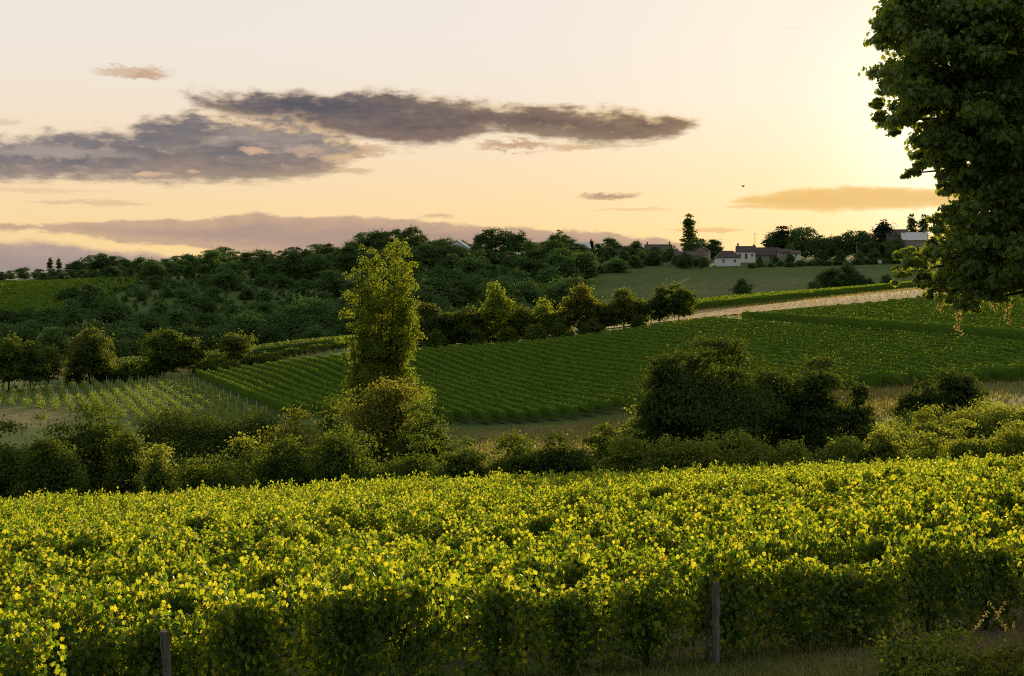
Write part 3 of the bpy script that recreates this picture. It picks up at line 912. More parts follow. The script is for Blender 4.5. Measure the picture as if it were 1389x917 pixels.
_pm = MB(); _pm.tube([(0, 0, -.1), (0, 0, .7), (0, 0, 1.5)], [.055, .052, .048], 6); POSTM = _pm.mesh('end_post', [M['post']])
_pm = MB(); _pm.tube([(0, 0, -.1), (.01, 0, .8), (0, 0, 1.5)], [.045, .043, .04], 5); STAKEM = _pm.mesh('stake', [M['stake']])
g = np.random.RandomState(77)
nrow = 0
for k in range(0, 125):
    off = k * 1.62
    P = row_span(off)
    if len(P) < 8: continue
    pxn = CX + FOC * P[0, 0] / P[0, 1]
    gapk = (k in GAPS) if 'GAPS' in globals() else k in (42, 43)
    if gapk: continue
    upper = k > 43
    root = empty('vine_row', (P[0, 0], P[0, 1], float(H(P[0, 0], P[0, 1]))))
    if k == 0: lab, grp = 'vine row along the left border of the hillside vineyard beside the young vines', None
    elif upper: lab, grp = 'green vine row in the upper right part of the hillside vineyard beyond the gap', 'vine rows beyond the gap'
    else: lab, grp = 'clipped green vine row in the main part of the hillside vineyard below the gap', 'vine rows of the main hillside vineyard'
    tag(root, lab, 'vine row', grp)
    me = row_mesh(P, 1.6 if k in (0, 44) else 1.38, .29, .20, 13, g, M['row'])
    f = obj('foliage', me, root); f.location = -root.location
    e = P[0] - VD * .35
    po = obj('end_post', POSTM, root, Vector((e[0], e[1], float(H(*e)))) - root.location); po.scale = (.5, .5, .75)
    nrow += 1
print('rows', nrow)
# young vines with pale stakes
for k in range(1, 30):
    off = -2.2 - 1.75 * (k - 1)
    P = row_span(off)
    px = CX + FOC * P[:, 0] / np.maximum(P[:, 1], 1)
    ok = (P[:, 1] > np.interp(px, [-60, 60, 150, 230, 400], [190, 178, 165, 156, 151])) & (P[:, 1] < np.interp(px, [-60, 100, 265], [228, 231, 236]))
    P = P[ok]
    if len(P) < 10: continue
    root = empty('young_vine_row', (P[0, 0], P[0, 1], float(H(P[0, 0], P[0, 1]))))
    tag(root, 'row of thin young vines on bare soil with pale stakes left of the hillside vineyard', 'young vine row', 'young vine rows on the left')
    # patchy little plants
    VV, FF, n0 = [], [], 0
    for i in range(len(P)):
        if g.uniform() < .12: continue
        c = P[i] + g.normal(size=2) * .1; n = 34; hh = g.uniform(.55, 1.15)
        d = np.stack([c[0] + g.normal(size=n) * .26, c[1] + g.normal(size=n) * .26, float(H(*c)) + g.uniform(.08, hh, n)], 1)
        v, f = leaf_geo(d, g.normal(size=(n, 3)) + np.array([0, 0, .6]), .26 * g.uniform(.5, 1.2, n), g)
        VV.append(v); FF += [q_ + n0 for q_ in f]; n0 += len(v)
    f = obj('foliage', mesh_np('foliage', np.concatenate(VV), FF, [M['young']]), root); f.location = -root.location
    for i in range(g.randint(0, 6), len(P), 7):
        st = obj('stake', STAKEM, root, Vector((P[i, 0], P[i, 1], float(H(*P[i])))) - root.location)
        st.rotation_euler = (g.normal() * .03, g.normal() * .03, g.uniform(0, 6)); st.scale = (1, 1, g.uniform(.85, 1.15))
# short yellow-lit vine rows behind the ridge on the left, and vines of the far-left hill field
def strip_rows(name, label, group, cols, Y0, dY, nk, hgt, leaf, per_m, lim, mat, start):
    for k in range(nk):
        u = np.linspace(*cols, 60); Yk = Y0 + dY * k + np.interp(u, *start)
        Pk = np.stack([wx(u, Yk), Yk], 1)
        L = np.concatenate([[0], np.cumsum(np.linalg.norm(np.diff(Pk, axis=0), axis=1))]); s = np.arange(0, L[-1], 2.0)
        Pk = np.stack([np.interp(s, L, Pk[:, 0]), np.interp(s, L, Pk[:, 1])], 1)
        if lim is not None:
            pxk = CX + FOC * Pk[:, 0] / Pk[:, 1]; Pk = Pk[lim(pxk, Pk[:, 1])]
        if len(Pk) < 6: continue
        root = empty(name, (Pk[0, 0], Pk[0, 1], float(H(*Pk[0]))))
        tag(root, label, 'vine row', group)
        f = obj('foliage', row_mesh(Pk, hgt, .4, leaf, per_m, g, M[mat]), root); f.location = -root.location


strip_rows('vine_row', 'vine row lit yellow in the narrow strip behind the left trees', 'vine rows of the narrow strip', (150, 530), 262, 2.2, 7, 1.5, .42, 8, None, 'young', ([150, 530], [0, -5]))
strip_rows('vine_row', 'vine row on the green field at the far left hilltop', 'vine rows on the far left hill', (-60, 200), 452, 3.2, 34, 1.5, .8, 4, lambda p, y: p < np.interp(y, [450, 480, 520, 555, 570], [70, 105, 185, 190, 120]), 'row', ([-60, 200], [0, 8]))
strip_rows('vine_row', 'vine row of the bright green strip above the pale track', 'vine rows above the track', (930, 1330), 262, 2.6, 15, 1.3, .45, 6, None, 'row', ([930, 1330], [0, -14]))

# ------------------------------------------------------------------ shrubs of the hollow behind the foreground vineyard
B = plant
B('bush', 118, 549, 74, 150, 'bush', 'large rounded dark bush on the left behind the vineyard', t0=.05)
B('bush', 8, 571, 71, 105, 'bush', 'dark bush cut by the left edge of the photo behind the vineyard')
B('bush', 62, 590, 69, 95, 'bush', 'dark bush between the left edge bush and the large rounded bush')
B('bush', 172, 585, 72, 62, 'bush', 'lower bush leaning on the right side of the large rounded left bush')
B('bush', 222, 604, 67, 58, 'bramble', 'small green bush standing alone right of the large rounded left bush', cl=.4)
B('bush', 266, 622, 66, 55, 'bush', 'lowest dark bush right of the small lone green bush', cl=.35)
B('bush', 340, 594, 74, 95, 'bramble', 'yellow-green bush with drooping twigs left of the poplar shrubs')
B('bush', 300, 618, 66, 60, 'bush', 'low dark bush in front of the drooping yellow-green bush', cl=.4)
B('bush', 402, 558, 82, 100, 'bush_gold', 'golden tinted bush left of the poplar foot')
B('bush', 445, 540, 98, 70, 'bush', 'dark bush behind the golden bush at the left of the poplar', t0=.1)
B('small_tree', 515, 518, 92, 118, 'bush_gold', 'golden orange leafed small tree in front of the poplar trunk', 'tree', prof=prof_bush, t0=.04, depth=.35)
B('bush', 572, 545, 88, 78, 'bush', 'dark green bush right of the poplar foot')
B('bush', 470, 588, 72, 125, 'bush', 'broad dark bush at the vineyard edge below the poplar')
B('bush', 562, 590, 71, 110, 'bush', 'broad dark bush at the vineyard edge just right of the poplar')
B('bush', 390, 598, 70, 100, 'bush', 'dark bush at the vineyard edge below the golden tinted bush')
B('bush', 632, 600, 69, 90, 'bush', 'low dark bush left of the dry meadow strip')
B('bush', 700, 590, 70, 88, 'bush', 'low twiggy hedge bush in front of the dry meadow strip')
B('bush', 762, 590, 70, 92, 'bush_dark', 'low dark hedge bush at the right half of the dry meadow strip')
B('bush', 822, 578, 72, 84, 'bush', 'hedge bush at the right end of the dry meadow strip')
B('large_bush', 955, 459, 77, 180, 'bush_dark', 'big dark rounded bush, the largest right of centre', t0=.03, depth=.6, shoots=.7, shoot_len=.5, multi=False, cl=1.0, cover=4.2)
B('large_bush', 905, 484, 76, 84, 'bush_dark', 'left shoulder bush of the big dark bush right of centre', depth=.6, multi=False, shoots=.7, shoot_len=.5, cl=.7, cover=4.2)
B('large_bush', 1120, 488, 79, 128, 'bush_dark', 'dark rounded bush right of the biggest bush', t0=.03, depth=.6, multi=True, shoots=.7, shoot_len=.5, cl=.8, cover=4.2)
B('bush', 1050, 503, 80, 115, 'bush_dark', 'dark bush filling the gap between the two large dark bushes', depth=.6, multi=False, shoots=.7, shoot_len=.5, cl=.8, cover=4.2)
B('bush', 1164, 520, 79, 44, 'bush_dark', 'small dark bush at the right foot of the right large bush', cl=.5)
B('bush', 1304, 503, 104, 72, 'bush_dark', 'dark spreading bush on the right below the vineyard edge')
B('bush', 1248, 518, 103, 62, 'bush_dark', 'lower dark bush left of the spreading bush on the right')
g = np.random.RandomState(31)
BR = [(868, 556, 80, 95), (925, 566, 79, 95), (985, 566, 80, 95), (1045, 572, 79, 95), (1105, 572, 80, 95), (1165, 586, 79, 85), (1215, 574, 82, 85), (1262, 566, 84, 80), (1310, 560, 86, 80), (1360, 553, 88, 85), (1410, 550, 88, 90),
      (850, 592, 71, 85), (905, 598, 70, 85), (962, 597, 70, 90), (1022, 598, 70, 90), (1082, 600, 69, 90), (1142, 598, 70, 90), (1200, 595, 70, 85), (1256, 590, 71, 85), (1312, 583, 72, 85), (1370, 577, 73, 95)]
for i, (px, pt, Y, w) in enumerate(BR):
    pt += g.uniform(-14, 8); w *= g.uniform(.8, 1.5)
    lit = px > 1240
    back = i < 11
    lab = ('sunlit bramble bush at the right of the hollow' if lit else 'shaded bramble bush below the big dark bushes') + (', back line' if back else ', front line at the vineyard edge')
    B('bramble_bush', px, pt, Y, w, 'bramble', lab, 'bramble', leaf=.15, group=('sunlit' if lit else 'shaded') + (' back' if back else ' front') + ' brambles', cl=.5, cap=14000)


def undergrowth(name, n, pxr, Yr, hmax, leaf, mat, label, seed):
    g_ = np.random.RandomState(seed); k = n // 60
    Yc = g_.uniform(*Yr, k); pxc = g_.uniform(*pxr, k); Xc = wx(pxc, Yc); hc = hmax * g_.uniform(.35, 1, k) ** 1.3; wc = g_.uniform(.5, 1.5, k)
    i = np.repeat(np.arange(k), 60); m = len(i)
    x = Xc[i] + g_.normal(size=m) * wc[i] * .5; y = Yc[i] + g_.normal(size=m) * wc[i] * .5
    r = np.hypot(x - Xc[i], y - Yc[i]) / wc[i]
    z = H(x, y) + hc[i] * np.clip(1 - .6 * r, .1, 1) * g_.uniform(.05, 1.05, m) ** .6
    v, f = leaf_geo(np.stack([x, y, z], 1), g_.normal(size=(m, 3)) * .7 + np.array([0, 0, .5]), leaf * g_.uniform(.5, 1.3, m), g_)
    return tag(obj(name, mesh_np(name, v, f, [M[mat]])), label, 'undergrowth', kind='stuff')


undergrowth('undergrowth', 66000, (-80, 1480), (61, 78), 1.5, .17, 'bramble', 'tangled green undergrowth of nettles and bramble shoots in the hollow behind the vineyard', 61)
undergrowth('scrub', 42000, (105, 470), (420, 565), 3.6, .75, 'forest', 'low green scrub covering the lighter slope between the woods on the left', 63)
undergrowth('weeds', 50000, (780, 1480), (76, 102), 1.6, .20, 'bramble', 'tall green weeds between the bramble bushes and the big dark bushes', 62)


def hedge(px0, px1, ptop, Y0, Y1, depth_, mat, label, leaf=.2, n=26000):
    gg = np.random.RandomState(int(px0)); k = 40
    u = np.linspace(px0, px1, k); Yk = np.linspace(Y0, Y1, k); P = np.stack([wx(u, Yk), Yk], 1)
    z = H(P[:, 0], P[:, 1]); top = wz(ptop, (Y0 + Y1) / 2); h = max(top - z.mean(), 1.0)
    C = np.stack([P[:, 0], P[:, 1], z + h * .5], 1)
    i = gg.randint(0, k, n); a = gg.uniform(-.4, math.pi + .4, n); rr = gg.uniform(.6, 1.08, n) * (1 + .16 * np.sin(i * .9 + np.sin(i * .37) * 3))
    Pp = np.stack([C[i, 0] + gg.normal(size=n) * .25, C[i, 1] + np.cos(a) * depth_ * rr, z[i] + h * np.clip(.25 + .75 * np.sin(a) * rr, .03, 1.2) * np.where(np.sin(a) < .25, gg.uniform(.2, 1.25, n), 1)], 1)
    N = np.stack([.3 * gg.normal(size=n), np.cos(a), np.sin(a)], 1) + .5 * gg.normal(size=(n, 3))
    v, f = leaf_geo(Pp, N, leaf * gg.uniform(.6, 1.25, n), gg)
    root = empty('hedge', (P[k // 2, 0], P[k // 2, 1], z[k // 2])); tag(root, label, 'hedge')
    o = obj('foliage', mesh_np('foliage', v, f, [M[mat]]), root); o.location = -root.location
    mb = MB()
    for j in range(2, k, 4): mb.tube([(P[j, 0], P[j, 1], z[j] - .1), (P[j, 0] + .1, P[j, 1], z[j] + h * .4), (P[j, 0] - .1, P[j, 1], z[j] + h * .75)], [.06, .05, .03], 5)
    o = obj('stems', mb.mesh('stems', [M['bark']]), root); o.location = -root.location


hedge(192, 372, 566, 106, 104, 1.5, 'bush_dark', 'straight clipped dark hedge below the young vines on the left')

# poplar, the tallest tree near the middle
def poplar():
    Y = 118.0; X = wx(512, Y); Z = float(H(X, Y)); h = wz(322, Y) - Z
    g = np.random.RandomState(3)
    root = empty('poplar_tree', (X, Y, Z)); tag(root, 'tall columnar poplar with yellow-green leaves left of centre, tallest tree of the hillside', 'tree')
    m = lambda p: (p - 512) / FOC * Y
    mz = lambda p: wz(p, Y) - Z
    # upright limbs: (foot px, top px, top py, spread px)
    LIMB = [(516, 528, 330, 16), (520, 551, 342, 15), (508, 497, 352, 15), (522, 556, 362, 14), (505, 486, 372, 14), (514, 540, 400, 20), (518, 540, 326, 17), (508, 505, 338, 14), (512, 522, 345, 18), (515, 552, 375, 16), (504, 490, 392, 16), (500, 478, 440, 14), (520, 558, 430, 13), (512, 515, 400, 22), (522, 548, 470, 20), (500, 486, 480, 18), (512, 530, 520, 30), (505, 500, 525, 28), (498, 472, 500, 9)]
    C, cr = [], []
    mb = MB()
    for f, tpx, tpy, sp in LIMB:
        z1 = mz(tpy); n = 9; t = np.linspace(0, 1, n)
        zb = .6
        P = np.stack([m(f) + (m(tpx) - m(f)) * t ** .8, g.normal() * .8 * t, zb + (z1 - zb) * t], 1)
        mb.tube(P, np.linspace(.16 if tpy < 400 else .09, .02, n), 6)
        for tt in np.arange(.22 if tpy > 390 else .34, 1.0, .055 * 12 / max(z1, 4)):
            c = np.array([np.interp(tt, t, P[:, i]) for i in range(3)])
            s_ = 1.3 * sp / FOC * Y * (1.0 - .35 * max(0, tt - .6) / .4)
            for _ in range(2):
                C.append(c + np.array([g.normal() * s_ * .55, g.normal() * s_ * .6, g.normal() * .25])); cr.append(s_ * g.uniform(.28, .62))
    for px_, py_, r in ((468, 372, 4), (471, 402, 9), (478, 410, 8), (482, 405, 6), (570, 458, 8), (566, 452, 6), (470, 378, 3), (466, 430, 7), (480, 366, 3)):
        C.append(np.array([m(px_), 0.0, mz(py_)])); cr.append(r / FOC * Y)
        mb.tube([(m(508), 0, mz(py_ + 55)), (m((508 + px_) / 2), 0, mz(py_ + 22)), C[-1]], [.05, .03, .012], 5)
    C = np.array(C); cr = np.array(cr)
    n = 56000; P, N = clump_leaves(C, cr, n, g, 1.25)
    v, f = leaf_geo(P, N, .2 * g.uniform(.6, 1.25, n), g)
    obj('crown', mesh_np('crown', v, f, [M['poplar']]), root)
    obj('limbs', mb.mesh('limbs', [M['bark']], True), root)
    tb = MB(); tb.tube([(0, 0, -.3), (0, 0, 1.5), (.1, 0, 5.0), (.4, 0, h * .7)], [.34, .26, .2, .05], 8)
    obj('trunk', tb.mesh('trunk', [M['bark']], True), root)


poplar()

# trees along the crest of the vineyard
RT = [(578, 411, 228, 42, 'ridge', 'dark round tree at the left end of the crest row, right of the poplar'), (606, 424, 229, 34, 'ridge', 'narrow dark tree, second of the crest row from the poplar'),
      (630, 416, 228, 38, 'ridge', 'dark tree, third of the crest row from the poplar'), (674, 384, 227, 42, 'poplar', 'tall light yellow-green tree in the middle of the crest row'),
      (652, 420, 229, 26, 'ridge', 'slim dark tree just left of the tall light green crest tree'), (704, 414, 228, 40, 'ridge', 'dark tree just right of the tall light green crest tree'),
      (738, 407, 228, 44, 'poplar', 'loose yellow-green tree between the tall light one and the rusty-topped tree'), (764, 420, 227, 26, 'ridge', 'small thin tree just left of the rusty-topped crest tree'),
      (786, 387, 226, 54, 'bush_gold', 'crest tree with rusty orange top, right of the middle'), (818, 412, 227, 34, 'ridge', 'low tree between the rusty-topped tree and the broad dark crest tree'),
      (846, 392, 226, 56, 'ridge', 'broad dark round tree in the right half of the crest row'), (870, 408, 226, 24, 'poplar', 'sparse light tree right of the broad dark crest tree'),
      (893, 389, 225, 38, 'bush', 'dense dark tree, second from the right end of the crest row'), (921, 384, 224, 38, 'bush', 'dense dark tree at the right end of the crest row beside the pale track')]
for px, pt, Y, w, m_, lab in RT:
    B('crest_tree', px, pt, Y, w, m_, lab, 'tree', prof=prof_round, t0=.12, leaf=.40, cl=1.0, cover=2.4, depth=.4)
for px, pt, Y, w in ((592, 447, 224, 26), (645, 447, 224, 26), (690, 445, 223, 30), (726, 440, 222, 34), (760, 437, 222, 30), (806, 432, 222, 34), (866, 428, 222, 20)):
    B('bush', px, pt, Y, w, 'ridge', 'low bush under the trees of the crest row', 'bush', leaf=.36, group='low bushes under the crest row', cl=.7)
LT = [(12, 455, 222, 48, 'bush', 'dark tree at the left edge behind the young vines'), (40, 462, 224, 52, 'bush', 'second dark tree from the left edge behind the young vines'), (66, 470, 226, 34, 'ridge', 'smaller tree right of the two dark left edge trees'),
      (122, 445, 238, 64, 'ridge', 'open crowned tree alone in the gap left of the round field tree'), (222, 447, 240, 56, 'bush', 'round dense field tree behind the top edge of the young vines'),
      (256, 458, 242, 40, 'ridge', 'thinner lighter tree joined to the right of the round dense field tree'), (319, 451, 248, 44, 'ridge', 'small round tree with visible trunk near the dry strip')]
for px, pt, Y, w, m_, lab in LT:
    B('field_tree', px, pt, Y, w, m_, lab, 'tree', prof=prof_round, t0=.16, leaf=.42, cl=1.15, cover=2.3, depth=.4)
for px, pt, Y, w in ((100, 496, 238, 30), (148, 495, 240, 40), (175, 492, 240, 36), (200, 494, 239, 40), (284, 490, 241, 44), (305, 487, 243, 40), (345, 483, 246, 30), (372, 480, 248, 46), (402, 476, 250, 46), (432, 473, 251, 46), (462, 470, 251, 46), (388, 466, 262, 16), (560, 452, 238, 40), (596, 451, 236, 44), (632, 450, 236, 44), (668, 448, 235, 44)):
    B('bush', px, pt, Y, w, 'bush', 'low dark bush on the line along the crest beside the dry strip', 'bush', leaf=.38, group='low bushes along the dry strip', cl=.7, hmin=.9)

# ------------------------------------------------------------------ forest of the far hill
def far_variant(kind, seed):
    prof, t0, w, cl, leaf, mat = {'round': (prof_round, .05, .95, .17, .060, 'forest'), 'tall': (prof_round, .06, .68, .14, .055, 'forest'), 'wide': (prof_bush, .03, 1.35, .2, .07, 'forest'),
                                  'cone': (prof_cone, .05, .5, .09, .05, 'conifer'), 'pop': (prof_pop, .05, .26, .075, .042, 'bush'), 'airy': (prof_round, .14, .95, .12, .055, 'forest')}[kind]
    (Lv, Lf), mb = tree_mesh_parts(w, 1.0, seed, prof, t0, leaf, 2.4 if kind != 'airy' else 1.5, cl, None, 6500, depth=.45, trunk_r=.018)
    n1 = len(mb.V); nl = sum(len(f) for f in Lf)
    me_t = np.concatenate(mb.V)
    V_ = np.concatenate([Lv, me_t]); F_ = Lf + [f + len(Lv) for f in mb.F]
    mi = np.concatenate([np.zeros(nl), np.ones(sum(len(f) for f in mb.F))])
    return mesh_np(kind + '_tree', V_, F_, [M[mat], M['bark']], mi)


FV = {k: [far_variant(k, 700 + 10 * i + j) for j in range(n)] for i, (k, n) in enumerate({'round': 6, 'tall': 4, 'wide': 4, 'cone': 2, 'pop': 3, 'airy': 3}.items())}
gf = np.random.RandomState(55)


def far_tree(px, Y, h, kind, label, group=None, wid=1.0, name=None, cat='tree'):
    X = wx(px, Y); Z = float(H(X, Y)) - .2
    o = obj(name or {'cone': 'conifer_tree', 'pop': 'poplar_tree', 'wide': 'bush' if h < 5 else 'broadleaf_tree'}.get(kind, 'broadleaf_tree'), FV[kind][gf.randint(len(FV[kind]))], None, (X, Y, Z))
    o.rotation_euler = (0, 0, gf.uniform(0, 6.28)); o.scale = (h * wid, h * wid, h)
    return tag(o, label, cat, group)


nf = 0
# lower and middle slope
for Y in [336, 352, 370, 390, 412, 436, 462, 490, 520, 552]:
    pitch = 8.6 if Y < 450 else 9.6
    x = wx(-70, Y)
    while x < wx(780, Y):
        x += pitch * gf.uniform(.75, 1.3)
        yy = Y + gf.uniform(-8, 8); px = CX + FOC * x / yy
        if px < np.interp(yy, [330, 440, 456, 480, 520, 560, 572], [-80, -80, 85, 125, 205, 205, 90]): continue
        if px > np.interp(yy, [330, 380, 430, 470, 520, 560], [800, 790, 765, 745, 840, 880]): continue
        if 460 < px < 800 and yy < 345: continue
        scrub = 150 < px < 420 and 425 < yy < 540 and gf.uniform() < .75
        if scrub:
            h = gf.uniform(3.2, 6.0); far_tree(px, yy, h, gf.choice(['wide', 'round']), 'low bushy tree of the lighter scrub on the left slope', 'scrub on the left slope', gf.uniform(.9, 1.3), 'scrub_bush', 'bush')
        else:
            h = gf.uniform(5.5, 12.5) * (.85 if yy < 380 else 1.0)
            far_tree(px, yy, h, gf.choice(['round', 'round', 'tall', 'wide']), 'dark green broadleaf tree of the wood on the slope of the far hill', 'wood on the far slope', gf.uniform(.95, 1.3))
        nf += 1
# skyline: (photo column, top row)
SKY_T = [(-40, 372), (0, 370), (14, 366), (32, 362), (52, 364), (96, 357), (108, 350), (124, 345), (140, 343), (156, 346), (172, 350), (190, 348), (206, 352), (224, 350), (240, 346), (256, 344), (272, 346), (288, 338), (302, 334), (318, 340), (334, 341),
         (352, 338), (368, 343), (384, 339), (400, 334), (416, 338), (432, 330), (446, 330), (462, 335), (478, 327), (494, 314), (508, 312), (524, 314), (540, 310), (556, 307), (572, 318), (588, 325), (604, 322), (622, 325), (640, 330),
         (655, 313), (672, 309), (690, 313), (704, 313), (722, 328), (740, 326), (756, 313), (768, 318), (786, 330), (812, 330), (826, 334), (852, 333), (870, 336), (888, 334), (906, 336)]
for px, pt in SKY_T:
    Y = gf.uniform(600, 628); X = wx(px, Y); Z = float(H(X, Y)); h = wz(pt, Y) - Z
    kind = 'airy' if px in (655, 672, 690, 704, 756, 494, 556, 302, 124) else gf.choice(['round', 'tall', 'round', 'airy'])
    far_tree(px, Y, max(h, 4), kind, 'tree standing on the skyline of the far wooded hill', 'trees on the skyline of the far hill', gf.uniform(.85, 1.15) * (1.0 if h > 9 else 1.25)); nf += 1
for px, pt, w in ((68, 352, .9), (80, 353, .9)):
    Y = 615; Z = float(H(wx(px, Y), Y)); far_tree(px, Y, wz(pt, Y) - Z + 1, 'pop', 'short columnar poplar of the pair on the far left skyline', 'poplar pair on the left skyline', 1.1); nf += 1
# hill row in front of the skyline
for px in np.arange(60, 900, 13):
    Y = gf.uniform(572, 592); pt = np.interp(px, [60, 200, 400, 480, 560, 700, 800, 900], [368, 356, 350, 340, 332, 338, 345, 352]) + gf.uniform(-3, 5)
    X = wx(px, Y); h = wz(pt, Y) - float(H(X, Y))
    if h < 3: continue
    far_tree(px, Y, h, gf.choice(['round', 'wide', 'tall']), 'dark tree in the row just below the skyline of the far hill', 'trees just below the skyline', gf.uniform(1.0, 1.4)); nf += 1
print('far trees', nf)
# big dark mass in the middle, left of the pasture
for px, pt, Y, wd, lab in ((690, 376, 432, 1.3, 'broad leafy tree at the foot of the far wood above the crest row'), (650, 372, 450, 1.2, 'leafy tree left of the broad one at the foot of the far wood'), (735, 392, 425, 1.3, 'low leafy tree at the left end of the pasture'),
                       (765, 352, 540, 1.4, 'dark tree at the top left corner of the pasture'), (800, 350, 542, 1.6, 'dark broad tree at the upper left edge of the pasture'), (835, 350, 545, 1.6, 'dark broad tree at the upper edge of the pasture, further right'),
                       (600, 362, 470, 1.3, 'rounded tree of the far wood right of the poplar top'), (560, 385, 420, 1.3, 'dark low tree of the far wood close to the poplar')):
    h = wz(pt, Y) - float(H(wx(px, Y), Y)); far_tree(px, Y, max(h, 3), 'wide', lab, None, wd * 0.9)

# village trees: (column, top row, distance, kind, width factor, label)
VT = [(934, 289, 610, 'pop', 1.15, 'tall dark poplar rising alone above the village'), (946, 322, 600, 'round', 1.0, 'small tree at the foot of the lone village poplar'), (968, 324, 600, 'round', 1.2, 'round tree between the village poplar and the dark roofs'),
      (912, 333, 585, 'wide', 1.2, 'low dark tree left of the pale stone cottage'), (885, 340, 570, 'wide', 1.3, 'bushy tree at the left end of the village'), (860, 346, 560, 'wide', 1.3, 'dark hedge tree on the top edge of the pasture'), (930, 342, 556, 'wide', 1.1, 'shrubby tree in front of the stone cottage'),
      (955, 347, 552, 'wide', 1.0, 'low shrub left of the white cottage'), (1048, 314, 620, 'airy', 1.1, 'dark open tree left of the village cedar'), (1062, 306, 618, 'cone', 1.7, 'dark spreading cedar behind the brown barn roof'), (1078, 312, 616, 'round', 1.1, 'dark round tree right of the village cedar'),
      (1092, 307, 620, 'airy', 1.2, 'airy tree with sky showing through right of the cedar'), (1072, 330, 600, 'wide', 1.0, 'dark low tree behind the outbuilding'), (1108, 322, 600, 'wide', 1.2, 'dark tree at the left end of the tall hedge trees'), (1126, 320, 600, 'round', 1.2, 'dark tree, second of the tall hedge trees'),
      (1144, 318, 602, 'round', 1.2, 'dark tree, third of the tall hedge trees'), (1160, 312, 604, 'airy', 1.3, 'umbrella crowned tree above the tall hedge trees'), (1172, 314, 604, 'airy', 1.2, 'second umbrella crowned tree above the tall hedge trees'), (1182, 322, 598, 'wide', 1.1, 'dark tree left of the fir'),
      (1198, 300, 600, 'cone', 1.5, 'pointed fir tree right of the tall hedge trees'), (1214, 322, 590, 'round', 1.1, 'dark tree between the fir and the slate-roofed farmhouse'), (1228, 318, 600, 'wide', .9, 'dark tree at the left gable of the slate-roofed farmhouse'),
      (1237, 289, 640, 'pop', 1.0, 'left poplar of the pair behind the slate-roofed farmhouse'), (1253, 290, 640, 'pop', 1.1, 'right poplar of the pair behind the slate-roofed farmhouse'), (1185, 336, 560, 'wide', 1.0, 'bushy tree beside the utility pole'), (1208, 338, 556, 'wide', .9, 'low bushy tree in front of the fir'),
      (1115, 338, 575, 'wide', 1.0, 'low bushy tree at the foot of the tall hedge, left end'), (1140, 338, 575, 'wide', 1.0, 'low bushy tree at the foot of the tall hedge, middle'), (1165, 338, 575, 'wide', 1.0, 'low bushy tree at the foot of the tall hedge, right end'),
      (1300, 318, 600, 'round', 1.3, 'dark tree behind the near big tree at the right'), (1330, 325, 590, 'round', 1.3, 'dark tree far behind the near big tree, further right'), (1365, 320, 600, 'round', 1.3, 'dark tree at the far right edge of the hill'),
      (1007, 377, 445, 'wide', 1.05, 'lone dark bush in the pasture below the white cottage'), (940, 397, 445, 'wide', .9, 'small dark bush at the pasture edge right of the crest row'), (1128, 362, 440, 'round', 1.1, 'tallest bush of the clump at the right of the pasture'), (1150, 358, 442, 'wide', 1.0, 'round bush in the clump at the right of the pasture'),
      (1104, 380, 432, 'wide', .9, 'low bush at the left of the pasture clump'), (1168, 372, 442, 'wide', .9, 'low bush at the right of the pasture clump'), (1180, 376, 440, 'wide', .7, 'small bush just right of the pasture clump'), (1203, 372, 450, 'wide', .9, 'small bush beside the near big tree branch'),
      (100, 388, 490, 'wide', 1.3, 'dark bush in the notch of the far left green field'), (120, 390, 488, 'wide', 1.2, 'dark bush right of the notch bush on the far left field'), (84, 392, 486, 'wide', .9, 'low dark bush left of the notch bush on the far left field'),
      (822, 340, 596, 'wide', 1.2, 'dark bushy tree below the skyline roofs, left'), (846, 339, 594, 'wide', 1.2, 'dark bushy tree below the skyline roofs, middle'), (872, 340, 592, 'wide', 1.2, 'dark bushy tree below the skyline roofs, right'), (904, 340, 588, 'wide', 1.2, 'dark bushy tree left of the lone village poplar'), (922, 350, 562, 'wide', 1.0, 'low shrub before the left end of the stone cottage'), (944, 351, 560, 'wide', .9, 'low shrub before the right end of the stone cottage'),
      (934, 346, 570, 'wide', 1.1, 'shrub covering the middle of the long cottage'), (951, 347, 570, 'round', 1.0, 'small tree covering the right end of the long cottage'), (919, 345, 570, 'round', 1.1, 'small tree covering the left end of the long cottage'), (1052, 345, 568, 'wide', .8, 'garden shrub in front of the brown-roofed barn'), (1030, 346, 566, 'wide', .7, 'garden shrub between the white house and the barn'), (1072, 343, 566, 'round', .8, 'small garden tree in front of the outbuilding'), (1222, 330, 575, 'round', 1.0, 'tree in front of the dark stone wing of the farmhouse'), (1250, 336, 570, 'wide', 1.0, 'bushy tree in front of the pale-roofed farmhouse'),
      (690, 333, 640, 'cone', 1.0, 'small conifer tip on the skyline'), (802, 325, 640, 'cone', 1.0, 'small fir tip beside the blue-grey roof'), (828, 322, 640, 'round', 1.2, 'round treetop on the skyline right of the blue-grey roof'), (862, 326, 640, 'round', 1.0, 'small round treetop on the skyline left of the village poplar')]
for px, pt, Y, kd, wd, lab in VT:
    h = max(wz(pt, Y) - float(H(wx(px, Y), Y)), 2.0); far_tree(px, Y, h, kd, lab, None, wd * (.75 if kd == 'wide' else 1))
for px in np.arange(1020, 1290, 13):
    far_tree(px, 553 + gf.uniform(-3, 3), gf.uniform(1.6, 2.6), 'wide', 'low hedge bush along the lower edge of the village gardens', 'garden hedge bushes along the pasture', 1.6, 'bush', 'bush')

